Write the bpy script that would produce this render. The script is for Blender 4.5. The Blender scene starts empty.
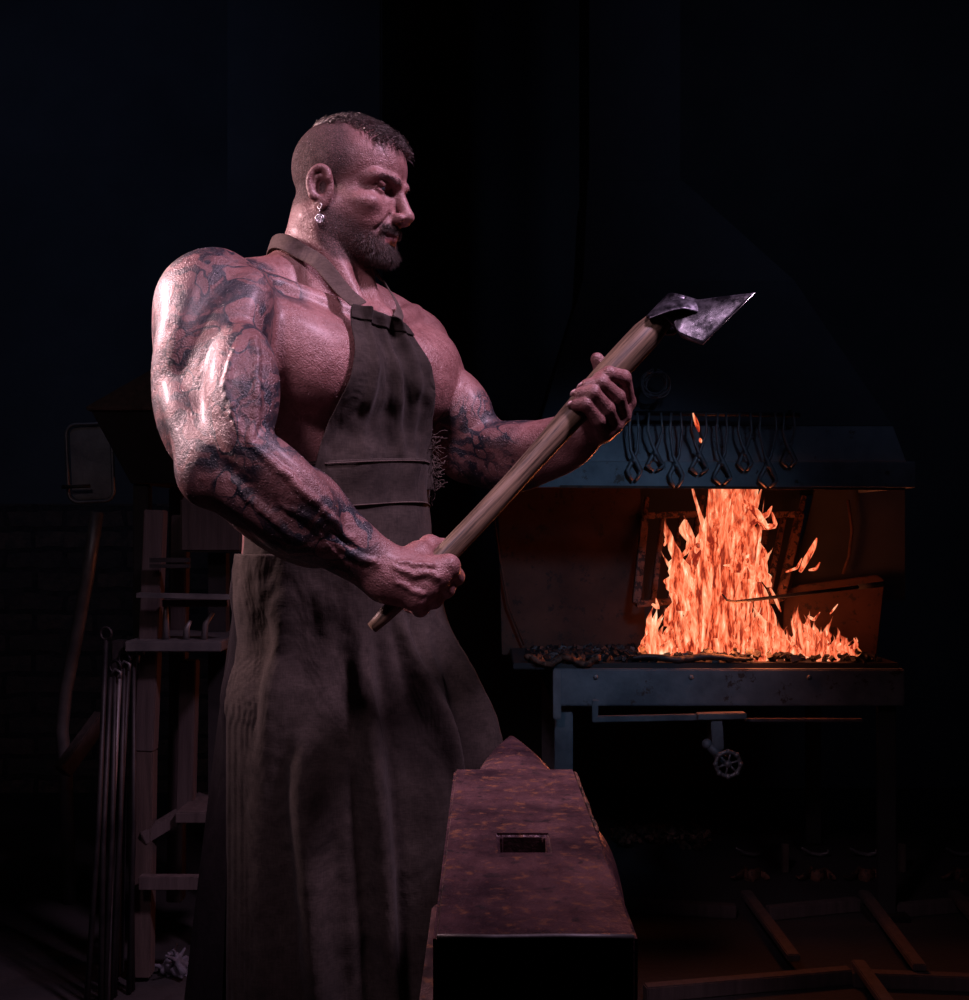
import bpy, bmesh, math, random
import numpy as np
from mathutils import Vector, Matrix, noise as mnoise

rng = np.random.RandomState(7)
random.seed(7)
scene = bpy.context.scene
C = scene.collection

# ------------------------------------------------------------------ camera
FPX = 1150.0            # focal length in pixels of the 969 x 1000 frame
CAMZ = 1.2
HY = 530.0              # row of the horizon
cam_d = bpy.data.cameras.new('camera')
cam = bpy.data.objects.new('camera', cam_d)
C.objects.link(cam)
cam.location = (0, 0, CAMZ)
cam.rotation_euler = (math.pi / 2, 0, 0)
cam_d.sensor_fit = 'HORIZONTAL'
cam_d.sensor_width = 36
cam_d.lens = FPX * 36 / 969
cam_d.shift_y = (HY - 500) / 969
cam_d.clip_start = 0.05
scene.camera = cam

# ------------------------------------------------------------------ view and world
vs = scene.view_settings
vs.view_transform = 'Standard'
vs.look = 'None'
vs.gamma = 1
vs.use_curve_mapping = False
vs.exposure = 0.0
world = bpy.data.worlds.new('dim_night')
scene.world = world
world.use_nodes = True
bg = world.node_tree.nodes['Background']
bg.inputs[0].default_value = (0.10, 0.16, 0.42, 1)
bg.inputs[1].default_value = 0.0015

# ------------------------------------------------------------------ lamps out of frame; fills and blue wall spots are added
def area(name, loc, target, size, energy, col, size_y=None, spread=None):
    d = bpy.data.lights.new(name, 'AREA')
    d.energy = energy
    d.color = col
    d.shape = 'RECTANGLE'
    d.size = size
    d.size_y = size_y or size
    if spread: d.spread = math.radians(spread)
    o = bpy.data.objects.new(name, d)
    C.objects.link(o)
    o.location = loc
    o.rotation_euler = (Vector(target) - Vector(loc)).to_track_quat('-Z', 'Y').to_euler()
    return o
def spot(name, loc, target, energy, col, angle=50, blend=.8, radius=.2):
    d = bpy.data.lights.new(name, 'SPOT')
    d.energy = energy; d.color = col
    d.spot_size = math.radians(angle); d.spot_blend = blend; d.shadow_soft_size = radius
    o = bpy.data.objects.new(name, d)
    C.objects.link(o)
    o.location = loc
    o.rotation_euler = (Vector(target) - Vector(loc)).to_track_quat('-Z', 'Y').to_euler()
    return o
area('key_softbox', (1.15, 1.05, 3.35), (-0.2, 1.7, 1.30), 0.3, 6.3, (1.0, 0.63, 0.92), spread=52)
area('front_fill', (-0.75, 0.25, 2.8), (-0.28, 1.6, 1.40), 0.3, 1.35, (1.0, 0.64, 0.84), spread=40)  # added fill, brightens the tattooed arm from the front
area('side_softbox', (-2.1, 2.15, 2.30), (-0.36, 1.62, 1.42), 0.3, 3.8, (1.0, 0.60, 0.64), 0.4, spread=30)
spot('blue_hood_spot', (0.9, 0.9, 2.5), (0.38, 3.5, 1.0), 85, (0.34, 0.58, 1.0), 24, 1)
spot('left_background_fill', (-0.85, 0.6, 2.6), (-1.25, 3.3, 1.42), 11, (1.0, 0.74, 0.80), 36, 1)  # added lamp, lifts the left background out of the dark
spot('blue_wall_spot', (1.7, 1.1, 3.3), (1.9, 5.2, 2.5), 15, (0.42, 0.56, 1.0), 80, 1)  # added lamp, gives wall and hood a bluish haze
spot('blue_left_wall_spot', (-1.9, 1.7, 3.4), (-2.0, 5.3, 2.5), 22, (0.34, 0.50, 1.0), 80, 1)  # added lamp, the same bluish haze on the left

# ------------------------------------------------------------------ helpers
def at(px, py, Y):
    """point seen at pixel px, py of the photograph, Y metres away"""
    return np.array([(px - 484.5) / FPX * Y, Y, CAMZ - (py - HY) / FPX * Y])

def tag(o, label=None, cat=None, group=None, kind=None):
    if label: o['label'] = label
    if cat: o['category'] = cat
    if group: o['group'] = group
    if kind: o['kind'] = kind
    return o

def empty(name, loc=(0, 0, 0), label=None, cat=None, group=None):
    o = bpy.data.objects.new(name, None)
    C.objects.link(o)
    o.location = loc
    o.empty_display_size = .1
    return tag(o, label, cat, group)

def link(name, me, mat=None, parent=None, smooth=False):
    """vertices are in world space; a parent's offset is taken out again"""
    o = bpy.data.objects.new(name, me)
    C.objects.link(o)
    if mat:
        me.materials.clear(); me.materials.append(mat)
    if parent is not None:
        o.parent = parent
        off = Vector((0, 0, 0)); p = parent
        while p is not None:
            off += p.location; p = p.parent
        me.transform(Matrix.Translation(-off))
    if smooth:
        me.shade_smooth()
    return o

class MB:
    """collects shapes into one mesh"""
    def __init__(s): s.v = []; s.f = []
    def add(s, v, f):
        n = len(s.v)
        s.v += [tuple(map(float, p)) for p in v]
        s.f += [tuple(i + n for i in q) for q in f]
        return s
    def box(s, c, size, rot=None):
        c = np.array(c, float); h = np.array(size, float) / 2
        R = np.eye(3) if rot is None else np.array(rot)
        v = [c + R @ (h * np.array((x, y, z))) for x in (-1, 1) for y in (-1, 1) for z in (-1, 1)]
        return s.add(v, [(0, 1, 3, 2), (4, 6, 7, 5), (0, 4, 5, 1), (2, 3, 7, 6), (0, 2, 6, 4), (1, 5, 7, 3)])
    def bar(s, a, b, w, t, up=(0, 0, 1)):
        """square bar from a to b, w wide across, t thick along up"""
        a = np.array(a, float); b = np.array(b, float)
        d = b - a; L = np.linalg.norm(d); d /= L
        up = np.array(up, float)
        if abs(d @ up) > .98: up = np.array((0, 1., 0))
        x = np.cross(d, up); x /= np.linalg.norm(x)
        z = np.cross(x, d)
        return s.box((a + b) / 2, (w, L, t), np.column_stack((x, d, z)))
    def tube(s, pts, r, n=10, caps=True, flat=1.0, up=None):
        pts = [np.array(p, float) for p in pts]
        m = len(pts)
        rs = r if hasattr(r, '__len__') else [r] * m
        v = []; f = []
        ref = np.array(up if up is not None else (0.13, 0.31, 0.94), float)
        px = None
        for i in range(m):
            d = pts[min(i + 1, m - 1)] - pts[max(i - 1, 0)]
            d = d / (np.linalg.norm(d) + 1e-9)
            if px is None:
                x = np.cross(ref, d)
                if np.linalg.norm(x) < 1e-3: x = np.cross((1, 0, 0), d)
            else:
                x = px - d * (px @ d)
            x /= np.linalg.norm(x) + 1e-9; px = x
            y = np.cross(d, x)
            for k in range(n):
                a = 2 * math.pi * k / n
                v.append(pts[i] + x * math.cos(a) * rs[i] + y * math.sin(a) * rs[i] * flat)
        for i in range(m - 1):
            for k in range(n):
                k2 = (k + 1) % n
                f.append((i * n + k, i * n + k2, (i + 1) * n + k2, (i + 1) * n + k))
        if caps:
            f.append(tuple(range(n - 1, -1, -1)))
            f.append(tuple((m - 1) * n + k for k in range(n)))
        return s.add(v, f)
    def ring(s, c, R, r, nrm, n=24, m=8):
        c = np.array(c, float); d = np.array(nrm, float); d /= np.linalg.norm(d)
        x = np.cross(d, (0.2, 0.3, 0.9)); x /= np.linalg.norm(x); y = np.cross(d, x)
        v = []; f = []
        for i in range(n):
            a = 2 * math.pi * i / n; e = x * math.cos(a) + y * math.sin(a)
            for k in range(m):
                b = 2 * math.pi * k / m
                v.append(c + e * (R + r * math.cos(b)) + d * r * math.sin(b))
        for i in range(n):
            for k in range(m):
                f.append((i * m + k, ((i + 1) % n) * m + k, ((i + 1) % n) * m + (k + 1) % m, i * m + (k + 1) % m))
        return s.add(v, f)
    def prism(s, poly, ext):
        """closed outline (3-D points) thickened by the vector ext"""
        n = len(poly); e = np.array(ext, float)
        v = [np.array(p, float) for p in poly] + [np.array(p, float) + e for p in poly]
        f = [tuple(range(n - 1, -1, -1)), tuple(range(n, 2 * n))]
        f += [(i, (i + 1) % n, (i + 1) % n + n, i + n) for i in range(n)]
        return s.add(v, f)
    def ball(s, c, r, n=12, m=8, scale=(1, 1, 1)):
        v = []; f = []
        c = np.array(c, float)
        for j in range(1, m):
            t = math.pi * j / m
            for i in range(n):
                a = 2 * math.pi * i / n
                v.append(c + r * np.array((math.sin(t) * math.cos(a) * scale[0], math.sin(t) * math.sin(a) * scale[1], math.cos(t) * scale[2])))
        top = len(v); v.append(c + (0, 0, r * scale[2])); bot = len(v); v.append(c - (0, 0, r * scale[2]))
        for j in range(m - 2):
            for i in range(n):
                f.append((j * n + i, (j + 1) * n + i, (j + 1) * n + (i + 1) % n, j * n + (i + 1) % n))
        for i in range(n):
            f.append((top, i, (i + 1) % n)); f.append((bot, (m - 2) * n + (i + 1) % n, (m - 2) * n + i))
        return s.add(v, f)
    def build(s, name, mat, parent=None, smooth=False, bevel=0, seg=2, solid=0):
        me = bpy.data.meshes.new(name)
        me.from_pydata(s.v, [], s.f)
        bm = bmesh.new(); bm.from_mesh(me)
        bmesh.ops.recalc_face_normals(bm, faces=bm.faces)
        if bevel:
            es = [e for e in bm.edges if len(e.link_faces) == 2 and e.calc_face_angle(0) > .6]
            bmesh.ops.bevel(bm, geom=es, offset=bevel, segments=seg, affect='EDGES', clamp_overlap=True)
        bm.to_mesh(me); bm.free()
        o = link(name, me, mat, parent, smooth)
        return o

def grid_mesh(P, wrap=False):
    """faces of an n x m lattice of points"""
    n, m = P.shape[:2]
    f = []
    for i in range(n - 1):
        for j in range(m - (0 if wrap else 1)):
            j2 = (j + 1) % m
            f.append((i * m + j, i * m + j2, (i + 1) * m + j2, (i + 1) * m + j))
    return P.reshape(-1, 3), f

# ------------------------------------------------------------------ materials
class NT:
    def __init__(s, mat):
        s.t = mat.node_tree; s.n = s.t.nodes; s.l = s.t.links
    def new(s, typ, **kw):
        n = s.n.new(typ)
        for k, v in kw.items(): setattr(n, k, v)
        return n
    def link(s, a, b): s.l.new(a, b)
    def math(s, op, a, b=None, clamp=False):
        n = s.new('ShaderNodeMath', operation=op); n.use_clamp = clamp
        for i, x in enumerate((a, b)):
            if x is None: continue
            if isinstance(x, (int, float)): n.inputs[i].default_value = x
            else: s.link(x, n.inputs[i])
        return n.outputs[0]
    def ramp(s, fac, stops, interp='LINEAR'):
        n = s.new('ShaderNodeValToRGB'); cr = n.color_ramp; cr.interpolation = interp
        while len(cr.elements) < len(stops): cr.elements.new(.5)
        for e, (p, c) in zip(cr.elements, stops):
            e.position = p; e.color = (*c, 1) if len(c) == 3 else c
        s.link(fac, n.inputs[0]); return n.outputs[0]
    def noise(s, vec, scale, detail=4, rough=.5, dist=0):
        n = s.new('ShaderNodeTexNoise'); n.inputs['Scale'].default_value = scale
        n.inputs['Detail'].default_value = detail; n.inputs['Roughness'].default_value = rough
        n.inputs['Distortion'].default_value = dist
        s.link(vec, n.inputs['Vector']); return n.outputs['Fac']
    def mix(s, fac, a, b, mode='MIX'):
        n = s.new('ShaderNodeMix', data_type='RGBA', blend_type=mode)
        for i, x in ((0, fac), (6, a), (7, b)):
            if isinstance(x, (int, float)): n.inputs[i].default_value = x
            elif isinstance(x, tuple): n.inputs[i].default_value = (*x, 1)
            else: s.link(x, n.inputs[i])
        return n.outputs[2]
    def mapping(s, vec, scale=(1, 1, 1), rot=(0, 0, 0), loc=(0, 0, 0)):
        n = s.new('ShaderNodeMapping')
        n.inputs['Scale'].default_value = scale; n.inputs['Rotation'].default_value = rot; n.inputs['Location'].default_value = loc
        s.link(vec, n.inputs[0]); return n.outputs[0]
    def bump(s, h, strength, dist, base=None):
        n = s.new('ShaderNodeBump'); n.inputs['Strength'].default_value = strength; n.inputs['Distance'].default_value = dist
        s.link(h, n.inputs['Height'])
        if base is not None: s.link(base, n.inputs['Normal'])
        return n.outputs[0]

def new_mat(name):
    m = bpy.data.materials.new(name); m.use_nodes = True
    nt = NT(m); b = nt.n['Principled BSDF']
    tc = nt.new('ShaderNodeTexCoord').outputs['Object']
    return m, nt, b, tc

def surf(name, c1, c2, rough=.6, metal=0, scale=8, bump=.4, bdist=.004, spots=None, stretch=(1, 1, 1), fine=60, spec=.5):
    """two-tone worn surface with grain"""
    m, nt, b, tc = new_mat(name)
    v = nt.mapping(tc, stretch)
    n1 = nt.noise(v, scale, 6, .62)
    n2 = nt.noise(v, fine, 3, .6)
    f = nt.ramp(n1, [(.35, (0, 0, 0)), (.68, (1, 1, 1))])
    col = nt.mix(f, c1, c2)
    if spots:
        n3 = nt.noise(v, spots[0], 5, .7)
        col = nt.mix(nt.ramp(n3, [(spots[2], (0, 0, 0)), (spots[2] + .06, (1, 1, 1))]), col, spots[1])
    nt.link(col, b.inputs['Base Color'])
    r = nt.math('ADD', nt.math('MULTIPLY', n1, .35), rough - .17, True)
    nt.link(r, b.inputs['Roughness'])
    b.inputs['Metallic'].default_value = metal
    b.inputs['Specular IOR Level'].default_value = spec
    h = nt.math('ADD', nt.math('MULTIPLY', n1, 1.0), nt.math('MULTIPLY', n2, .35))
    nt.link(nt.bump(h, bump, bdist), b.inputs['Normal'])
    return m

M = {}
M['steel_dark'] = surf('steel_dark', (.025, .025, .028), (.07, .065, .065), .55, .7, 6)
M['steel_blue'] = surf('steel_plate_grey', (.10, .11, .12), (.22, .23, .24), .6, .3, 7, .5, .004, (18, (.07, .045, .035), .6))
M['steel_grey'] = surf('steel_grey', (.14, .14, .15), (.26, .25, .25), .5, .6, 10)
M['rust'] = surf('rusty_plate', (.085, .035, .02), (.045, .022, .015), .8, .2, 5, .5, .004, (25, (.03, .018, .014), .56))
M['iron'] = surf('cast_iron', (.10, .05, .035), (.22, .10, .06), .7, .4, 30, .8, .004, (45, (.02, .014, .012), .5))
M['soot_and_shade'] = surf('soot_and_shade_black', (.012, .012, .013), (.03, .028, .028), .75, 0, 6)  # soot; also stands in for shade on the forge's right legs
M['timber'] = surf('old_timber', (.055, .041, .040), (.10, .078, .075), .8, 0, 6, .6, .003, None, (8, 8, .7))
M['timber_dark'] = surf('dark_timber', (.05, .035, .03), (.10, .07, .06), .85, 0, 6, .6, .003, None, (8, 8, .7))
M['floor'] = surf('dirt_floor', (.015, .0135, .0145), (.032, .028, .029), .85, 0, 3, .8, .01, (9, (.02, .016, .016), .6))
M['coal'] = surf('coal', (.008, .008, .009), (.03, .028, .028), .5, 0, 40, .8, .004)
M['plaster'] = surf('soot_stained_plaster', (.05, .05, .055), (.09, .088, .09), .9, 0, 1.6, .4, .01)

def ember_mat(name, c, e):
    m, nt, b, tc = new_mat(name)
    b.inputs['Base Color'].default_value = (.02, .01, .01, 1)
    n = nt.noise(tc, 40, 3)
    nt.link(nt.ramp(n, [(.42, (0, 0, 0)), (.62, c)]), b.inputs['Emission Color'])
    b.inputs['Emission Strength'].default_value = e
    return m
M['ember'] = ember_mat('glowing_ember', (1, .22, .07), 1.3)
# ------------------------------------------------------------------ implicit surfaces for figures
F32 = np.float32
class Field:
    def __init__(s): s.p = []
    def ell(s, c, r, R=None, k=.02, sub=False, tag='b'):
        c = np.array(c, float); r = np.array(r, float)
        R = np.eye(3) if R is None else np.array(R, float)      # columns = axes
        e = np.sqrt(((R * r) ** 2).sum(1))
        s.p.append(('e', c, r, R.T, k, sub, c - e, c + e, tag)); return s
    def cone(s, a, b, ra, rb, k=.02, sub=False, tag='b'):
        a = np.array(a, float); b = np.array(b, float)
        lo = np.minimum(a - ra, b - rb); hi = np.maximum(a + ra, b + rb)
        s.p.append(('c', a, b, (ra, rb), k, sub, lo, hi, tag)); return s
    def chain(s, pts, rs, k=.01, sub=False, tag='b'):
        for i in range(len(pts) - 1): s.cone(pts[i], pts[i + 1], rs[i], rs[i + 1], k, sub, tag)
        return s
    def muscle(s, a, b, r1, r2=None, up=(0, 1, 0), k=.02, sub=False, tag='b', over=1.08):
        """spindle from a to b, r1 across, r2 along 'up'"""
        a = np.array(a, float); b = np.array(b, float); d = b - a; L = np.linalg.norm(d); d /= L
        x = np.cross(d, np.array(up, float)); x /= np.linalg.norm(x); y = np.cross(x, d)
        return s.ell((a + b) / 2, (r1, L / 2 * over, r2 or r1), np.column_stack((x, d, y)), k, sub, tag)
    @staticmethod
    def dist(p, X, Y, Z):
        if p[0] == 'e':
            _, c, r, R, *_ = p
            x = X - c[0]; y = Y - c[1]; z = Z - c[2]
            q = [R[i][0] * x + R[i][1] * y + R[i][2] * z for i in range(3)]
            k0 = np.sqrt((q[0] / r[0]) ** 2 + (q[1] / r[1]) ** 2 + (q[2] / r[2]) ** 2)
            k1 = np.sqrt((q[0] / r[0] ** 2) ** 2 + (q[1] / r[1] ** 2) ** 2 + (q[2] / r[2] ** 2) ** 2) + 1e-6
            return k0 * (k0 - 1) / k1
        _, a, b, (ra, rb), *_ = p
        ba = b - a; L2 = max(ba @ ba, 1e-9)
        x = X - a[0]; y = Y - a[1]; z = Z - a[2]
        h = np.clip((x * ba[0] + y * ba[1] + z * ba[2]) / L2, 0, 1)
        return np.sqrt((x - h * ba[0]) ** 2 + (y - h * ba[1]) ** 2 + (z - h * ba[2]) ** 2) - (ra + (rb - ra) * h)
    @staticmethod
    def comb(d, e, k, sub):
        if sub:
            h = np.maximum(k - np.abs(d + e), 0) / k
            return np.maximum(d, -e) + h * h * k * .25
        h = np.maximum(k - np.abs(d - e), 0) / k
        return np.minimum(d, e) - h * h * k * .25
    def at(s, P, tags=None):
        P = np.asarray(P, float); X, Y, Z = P[..., 0], P[..., 1], P[..., 2]
        d = np.full(X.shape, 1.0)
        for p in s.p:
            if tags and p[8] not in tags: continue
            d = s.comb(d, s.dist(p, X, Y, Z), p[4], p[5])
        return d
    def mesh(s, h):
        adds = [p for p in s.p if not p[5]]
        lo = np.min([p[6] for p in adds], 0) - 4 * h; hi = np.max([p[7] for p in adds], 0) + 4 * h
        n = np.ceil((hi - lo) / h).astype(int) + 1
        ax = [(lo[i] + h * np.arange(n[i])).astype(F32) for i in range(3)]
        D = np.full(n, .08, F32)
        for p in s.p:
            m = p[4] + .012
            i0 = np.clip(np.floor((p[6] - m - lo) / h).astype(int), 0, n - 1)
            i1 = np.clip(np.ceil((p[7] + m - lo) / h).astype(int) + 1, 1, n)
            if (i1 <= i0).any(): continue
            sl = tuple(slice(i0[i], i1[i]) for i in range(3))
            X = ax[0][sl[0]][:, None, None]; Y = ax[1][sl[1]][None, :, None]; Z = ax[2][sl[2]][None, None, :]
            e = s.dist(p, X, Y, Z).astype(F32)
            D[sl] = s.comb(D[sl], e, F32(p[4]), p[5])
        return nets(D, lo, h)

def nets(D, lo, h):
    """surface nets: quads around the zero level of a grid"""
    S = D < 0
    cnt = np.zeros(tuple(np.array(D.shape) - 1), np.uint8)
    for dx in (0, 1):
        for dy in (0, 1):
            for dz in (0, 1):
                cnt += S[dx:dx + cnt.shape[0], dy:dy + cnt.shape[1], dz:dz + cnt.shape[2]]
    act = (cnt > 0) & (cnt < 8)
    del cnt
    idx = np.argwhere(act).astype(np.int32)
    N = len(idx)
    flat = np.ravel_multi_index(idx.T, act.shape)
    acc = np.zeros((N, 3)); w = np.zeros(N)
    corner = [(x, y, z) for x in (0, 1) for y in (0, 1) for z in (0, 1)]
    val = {c: D[idx[:, 0] + c[0], idx[:, 1] + c[1], idx[:, 2] + c[2]] for c in corner}
    for c in corner:
        for a in range(3):
            if c[a]: continue
            c2 = list(c); c2[a] = 1; c2 = tuple(c2)
            u, v = val[c], val[c2]
            m = (u < 0) != (v < 0)
            t = np.where(m, u / np.where(m, u - v, 1), 0)
            q = np.array(c, float)[None].repeat(N, 0); q[:, a] = t
            acc[m] += q[m]; w[m] += 1
    V = lo + h * (idx + acc / w[:, None])
    lut_s = flat
    def vid(ii):
        f = np.ravel_multi_index(ii.T, act.shape)
        return np.searchsorted(lut_s, f)
    faces = []
    for a in range(3):
        b, c = (a + 1) % 3, (a + 2) % 3
        s0 = [slice(None)] * 3; s1 = [slice(None)] * 3
        s0[a] = slice(0, -1); s1[a] = slice(1, None)
        X = S[tuple(s0)] != S[tuple(s1)]
        e = np.argwhere(X)
        ok = (e[:, b] > 0) & (e[:, c] > 0) & (e[:, b] < act.shape[b]) & (e[:, c] < act.shape[c])
        e = e[ok]
        ins = S[e[:, 0], e[:, 1], e[:, 2]]
        q = []
        for db, dc in ((-1, -1), (0, -1), (0, 0), (-1, 0)):
            t = e.copy(); t[:, b] += db; t[:, c] += dc
            q.append(vid(t))
        q = np.stack(q, 1)
        q[~ins] = q[~ins][:, ::-1]
        faces.append(q)
    return V, np.concatenate(faces)

def np_mesh(name, V, Fq):
    me = bpy.data.meshes.new(name)
    me.vertices.add(len(V)); me.vertices.foreach_set('co', V.astype(F32).ravel())
    k = Fq.shape[1]
    me.loops.add(Fq.size); me.loops.foreach_set('vertex_index', Fq.astype(np.int32).ravel())
    me.polygons.add(len(Fq))
    me.polygons.foreach_set('loop_start', np.arange(0, Fq.size, k, dtype=np.int32))
    me.update(calc_edges=True); me.validate()
    return me

def attr(me, name, vals):
    a = me.attributes.new(name, 'FLOAT', 'POINT'); a.data.foreach_set('value', np.asarray(vals, F32))
def sstep(a, b, x):
    t = np.clip((x - a) / (b - a), 0, 1); return t * t * (3 - 2 * t)

# ------------------------------------------------------------------ the smith's frame
YAW = math.radians(50)
T0 = np.array((-.250, 1.80, 0.))
FV = np.array((math.sin(YAW), -math.cos(YAW), 0.))
RV = np.array((-math.cos(YAW), -math.sin(YAW), 0.))
TR = np.column_stack((RV, FV, (0, 0, 1)))
def tl(r, f, z): return T0 + RV * r + FV * f + np.array((0, 0, z))
def tloc(P):
    q = P - T0; return q @ RV, q @ FV, q[..., 2]
HYAW = math.radians(72); PITCH = math.radians(6)
H0 = at(346, 192, 1.78)
hf0 = np.array((math.sin(HYAW), -math.cos(HYAW), 0.)); hl = -np.array((-math.cos(HYAW), -math.sin(HYAW), 0.))
hf = hf0 * math.cos(PITCH) - np.array((0, 0, math.sin(PITCH)))
hu = hf0 * math.sin(PITCH) + np.array((0, 0, math.cos(PITCH)))
HR = np.column_stack((hf, hl, hu))
def hp(x, y, z): return H0 + (hf * x + hl * y + hu * z) * .01
def hloc(P):
    q = (P - H0) * 100; return q @ hf, q @ hl, q @ hu

B = Field()
# torso
T = dict(tag='t')
B.ell(tl(0, 0, 1.37), (.180, .135, .21), TR, .02, **T)
B.ell(tl(-.012, .010, 1.13), (.155, .128, .20), TR, .05, **T)
B.ell(tl(-.035, .015, .97), (.160, .132, .15), TR, .05, **T)
for s in (1, -1):
    B.ell(tl(s * .085, .098, 1.435), (.098, .066, .078), TR, .022, **T)
    B.ell(tl(s * .145, .075, 1.47), (.065, .055, .06), TR, .03, **T)
    B.ell(tl(s * .145, -.035, 1.385), (.060, .085, .13), TR, .03, **T)
    B.cone(tl(s * .03, -.03, 1.575), tl(s * .15, -.02, 1.545), .056, .054, .035, **T)
    for q in range(3):
        B.ell(tl(s * .04, .118 - .004 * q, 1.30 - .085 * q), (.036, .022, .036), TR, .016, **T)
    B.cone(tl(s * .02, .115, 1.515), tl(s * .15, .05, 1.555), .014, .014, .03, **T)
# neck
B.cone(tl(0, -.022, 1.53), hp(-2.2, 0, -3.5), .064, .060, .05)
B.cone(tl(0, .0, 1.53), hp(-1.5, 0, -7), .066, .056, .03)
for s in (1, -1):
    B.cone(tl(s * .018, .10, 1.53), hp(-2.5, -s * 5.2, -5.5), .013, .018, .02)
# right arm (nearest the camera)
S = tl(.205, .0, 1.505); S = at(222, 312, 1.61)
E = at(226, 462, 1.49); W = at(387, 573, 1.505)
A = dict(tag='ra')
B.ell(at(212, 312, 1.605), (.080, .080, .086), None, .03, **A)
B.muscle(at(222, 262, 1.60), at(176, 392, 1.53), .052, .056, k=.018, **A)       # side deltoid
B.muscle(at(256, 275, 1.575), at(212, 388, 1.50), .044, .042, k=.014, **A)      # front deltoid
B.muscle(at(205, 265, 1.70), at(180, 385, 1.60), .052, .06, k=.02, **A)
B.cone(S, E, .066, .058, .03, **A)
B.muscle(at(243, 330, 1.50), at(243, 452, 1.43), .047, .042, k=.014, **A)       # biceps
B.muscle(at(178, 345, 1.58), at(200, 470, 1.53), .046, .055, k=.015, **A)       # triceps
B.muscle(at(176, 385, 1.52), at(205, 462, 1.47), .030, .032, k=.014, **A)
B.cone(E, at(300, 512, 1.485), .056, .052, .03, **A)
B.cone(at(300, 512, 1.485), W, .052, .0325, .03, **A)
B.muscle(at(228, 428, 1.43), at(332, 522, 1.445), .036, .036, k=.012, **A)      # brachioradialis
B.muscle(at(212, 470, 1.45), at(330, 548, 1.46), .034, .036, k=.012, **A)       # extensors
B.muscle(at(212, 480, 1.52), at(325, 560, 1.53), .036, .042, k=.016, **A)       # flexors
B.ell(at(203, 478, 1.475), (.026, .03, .03), None, .02, **A)                     # elbow
def vein(pts, r, k=.006, tg='ra', sink=.0006):
    pts = [np.array(p, float) for p in pts]; out = []
    for i in range(len(pts) - 1):
        for u in np.linspace(0, 1, 6)[:-1]: out.append(pts[i] * (1 - u) + pts[i + 1] * u)
    out.append(pts[-1]); out = [o + rng.normal(0, .0012, 3) for o in out]; e = .003
    for i, p in enumerate(out):
        for _ in range(8):
            d = B.at(p[None])[0]; g = np.array([B.at((p + q)[None])[0] - d for q in np.eye(3) * e]); g /= np.linalg.norm(g) + 1e-9
            p = p - g * np.clip(d + sink, -.02, .02)
        out[i] = p
    n = len(out)
    return [(out[i], out[i + 1], r * (.55 + .45 * math.sin(math.pi * i / n)), r * (.55 + .45 * math.sin(math.pi * (i + 1) / n)), k, tg) for i in range(n - 1)]
VE = []
VE += vein([at(248, 440, 1.398), at(280, 470, 1.404), at(305, 492, 1.409), at(335, 522, 1.43), at(358, 543, 1.452)], .0042)
VE += vein([at(262, 320, 1.452), at(258, 375, 1.425), at(262, 410, 1.402), at(248, 440, 1.393)], .0036)
VE += vein([at(285, 500, 1.42), at(318, 522, 1.425), at(350, 553, 1.45), at(378, 565, 1.468)], .0036)
VE += vein([at(225, 480, 1.41), at(262, 510, 1.42), at(300, 540, 1.43)], .0034)
VE += vein([at(300, 510, 1.42), at(330, 545, 1.425), at(345, 570, 1.45)], .003)
VE += vein([at(235, 345, 1.44), at(228, 390, 1.43), at(238, 430, 1.40)], .003)
for v in VE: B.cone(v[0], v[1], v[2], v[3], v[4], tag=v[5])
# right hand
RH = dict(tag='rh')
UA = at(372, 628, 1.50); UB = at(668, 316, 1.68)          # axis of the handle
UD = (UB - UA) / np.linalg.norm(UB - UA)
CN = np.array((0, -1., 0)); CN -= UD * (CN @ UD); CN /= np.linalg.norm(CN)     # towards the viewer
CM = np.cross(UD, CN)                                                           # lower right of the handle
if CM[2] > 0: CM = -CM
def hpnt(t, m, n): return UA + UD * t + CM * m + CN * n
LH = np.linalg.norm(UB - UA)
tr = .090                                              # where the right hand grips
Wr = at(390, 577, 1.497)
mcp = [hpnt(tr + .034 - .021 * i, .017 - .001 * i, .029 - .002 * abs(i - 1)) for i in range(4)]
rad = [.0118, .012, .0115, .0100]
B.cone(W, Wr, .0325, .028, .02, **RH)
for i in range(4):
    B.cone(Wr + UD * (.014 - .009 * i), mcp[i], .021, .0145, .014, **RH)
    a = mcp[i]; L = (1.0, 1.05, 1.0, .86)[i]
    b = hpnt(tr + .038 - .0215 * i, .033 * L, -.006); c = hpnt(tr + .036 - .021 * i, .018 * L, -.030); d = hpnt(tr + .034 - .021 * i, -.004, -.030)
    B.ell(a, (.0135, .0125, .0135), None, .008, **RH)
    B.chain([a, b, c, d], [rad[i] * 1.06, rad[i], rad[i] * .92, rad[i] * .8], .008, **RH)
    B.chain([Wr + UD * (.010 - .007 * i) + CN * .017 + (mcp[i] - Wr) * .25, mcp[i] + CN * .008], [.003, .0042], .009, **RH)
B.chain([Wr + UD * .008, hpnt(tr + .022, -.022, .006), hpnt(tr + .048, -.020, -.018), hpnt(tr + .062, -.004, -.034), hpnt(tr + .058, .018, -.036)],
        [.022, .0165, .0130, .0120, .0095], .012, **RH)
VE = vein([at(392, 566, 1.468), at(412, 573, 1.468), at(428, 571, 1.471), at(441, 577, 1.475)], .003, .004, 'rh') + vein([at(395, 580, 1.469), at(412, 590, 1.470), at(426, 594, 1.476)], .0028, .004, 'rh') + vein([at(398, 560, 1.468), at(420, 556, 1.468), at(438, 558, 1.471)], .0024, .004, 'rh')
for v in VE: B.cone(v[0], v[1], v[2], v[3], v[4], tag=v[5])
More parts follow.
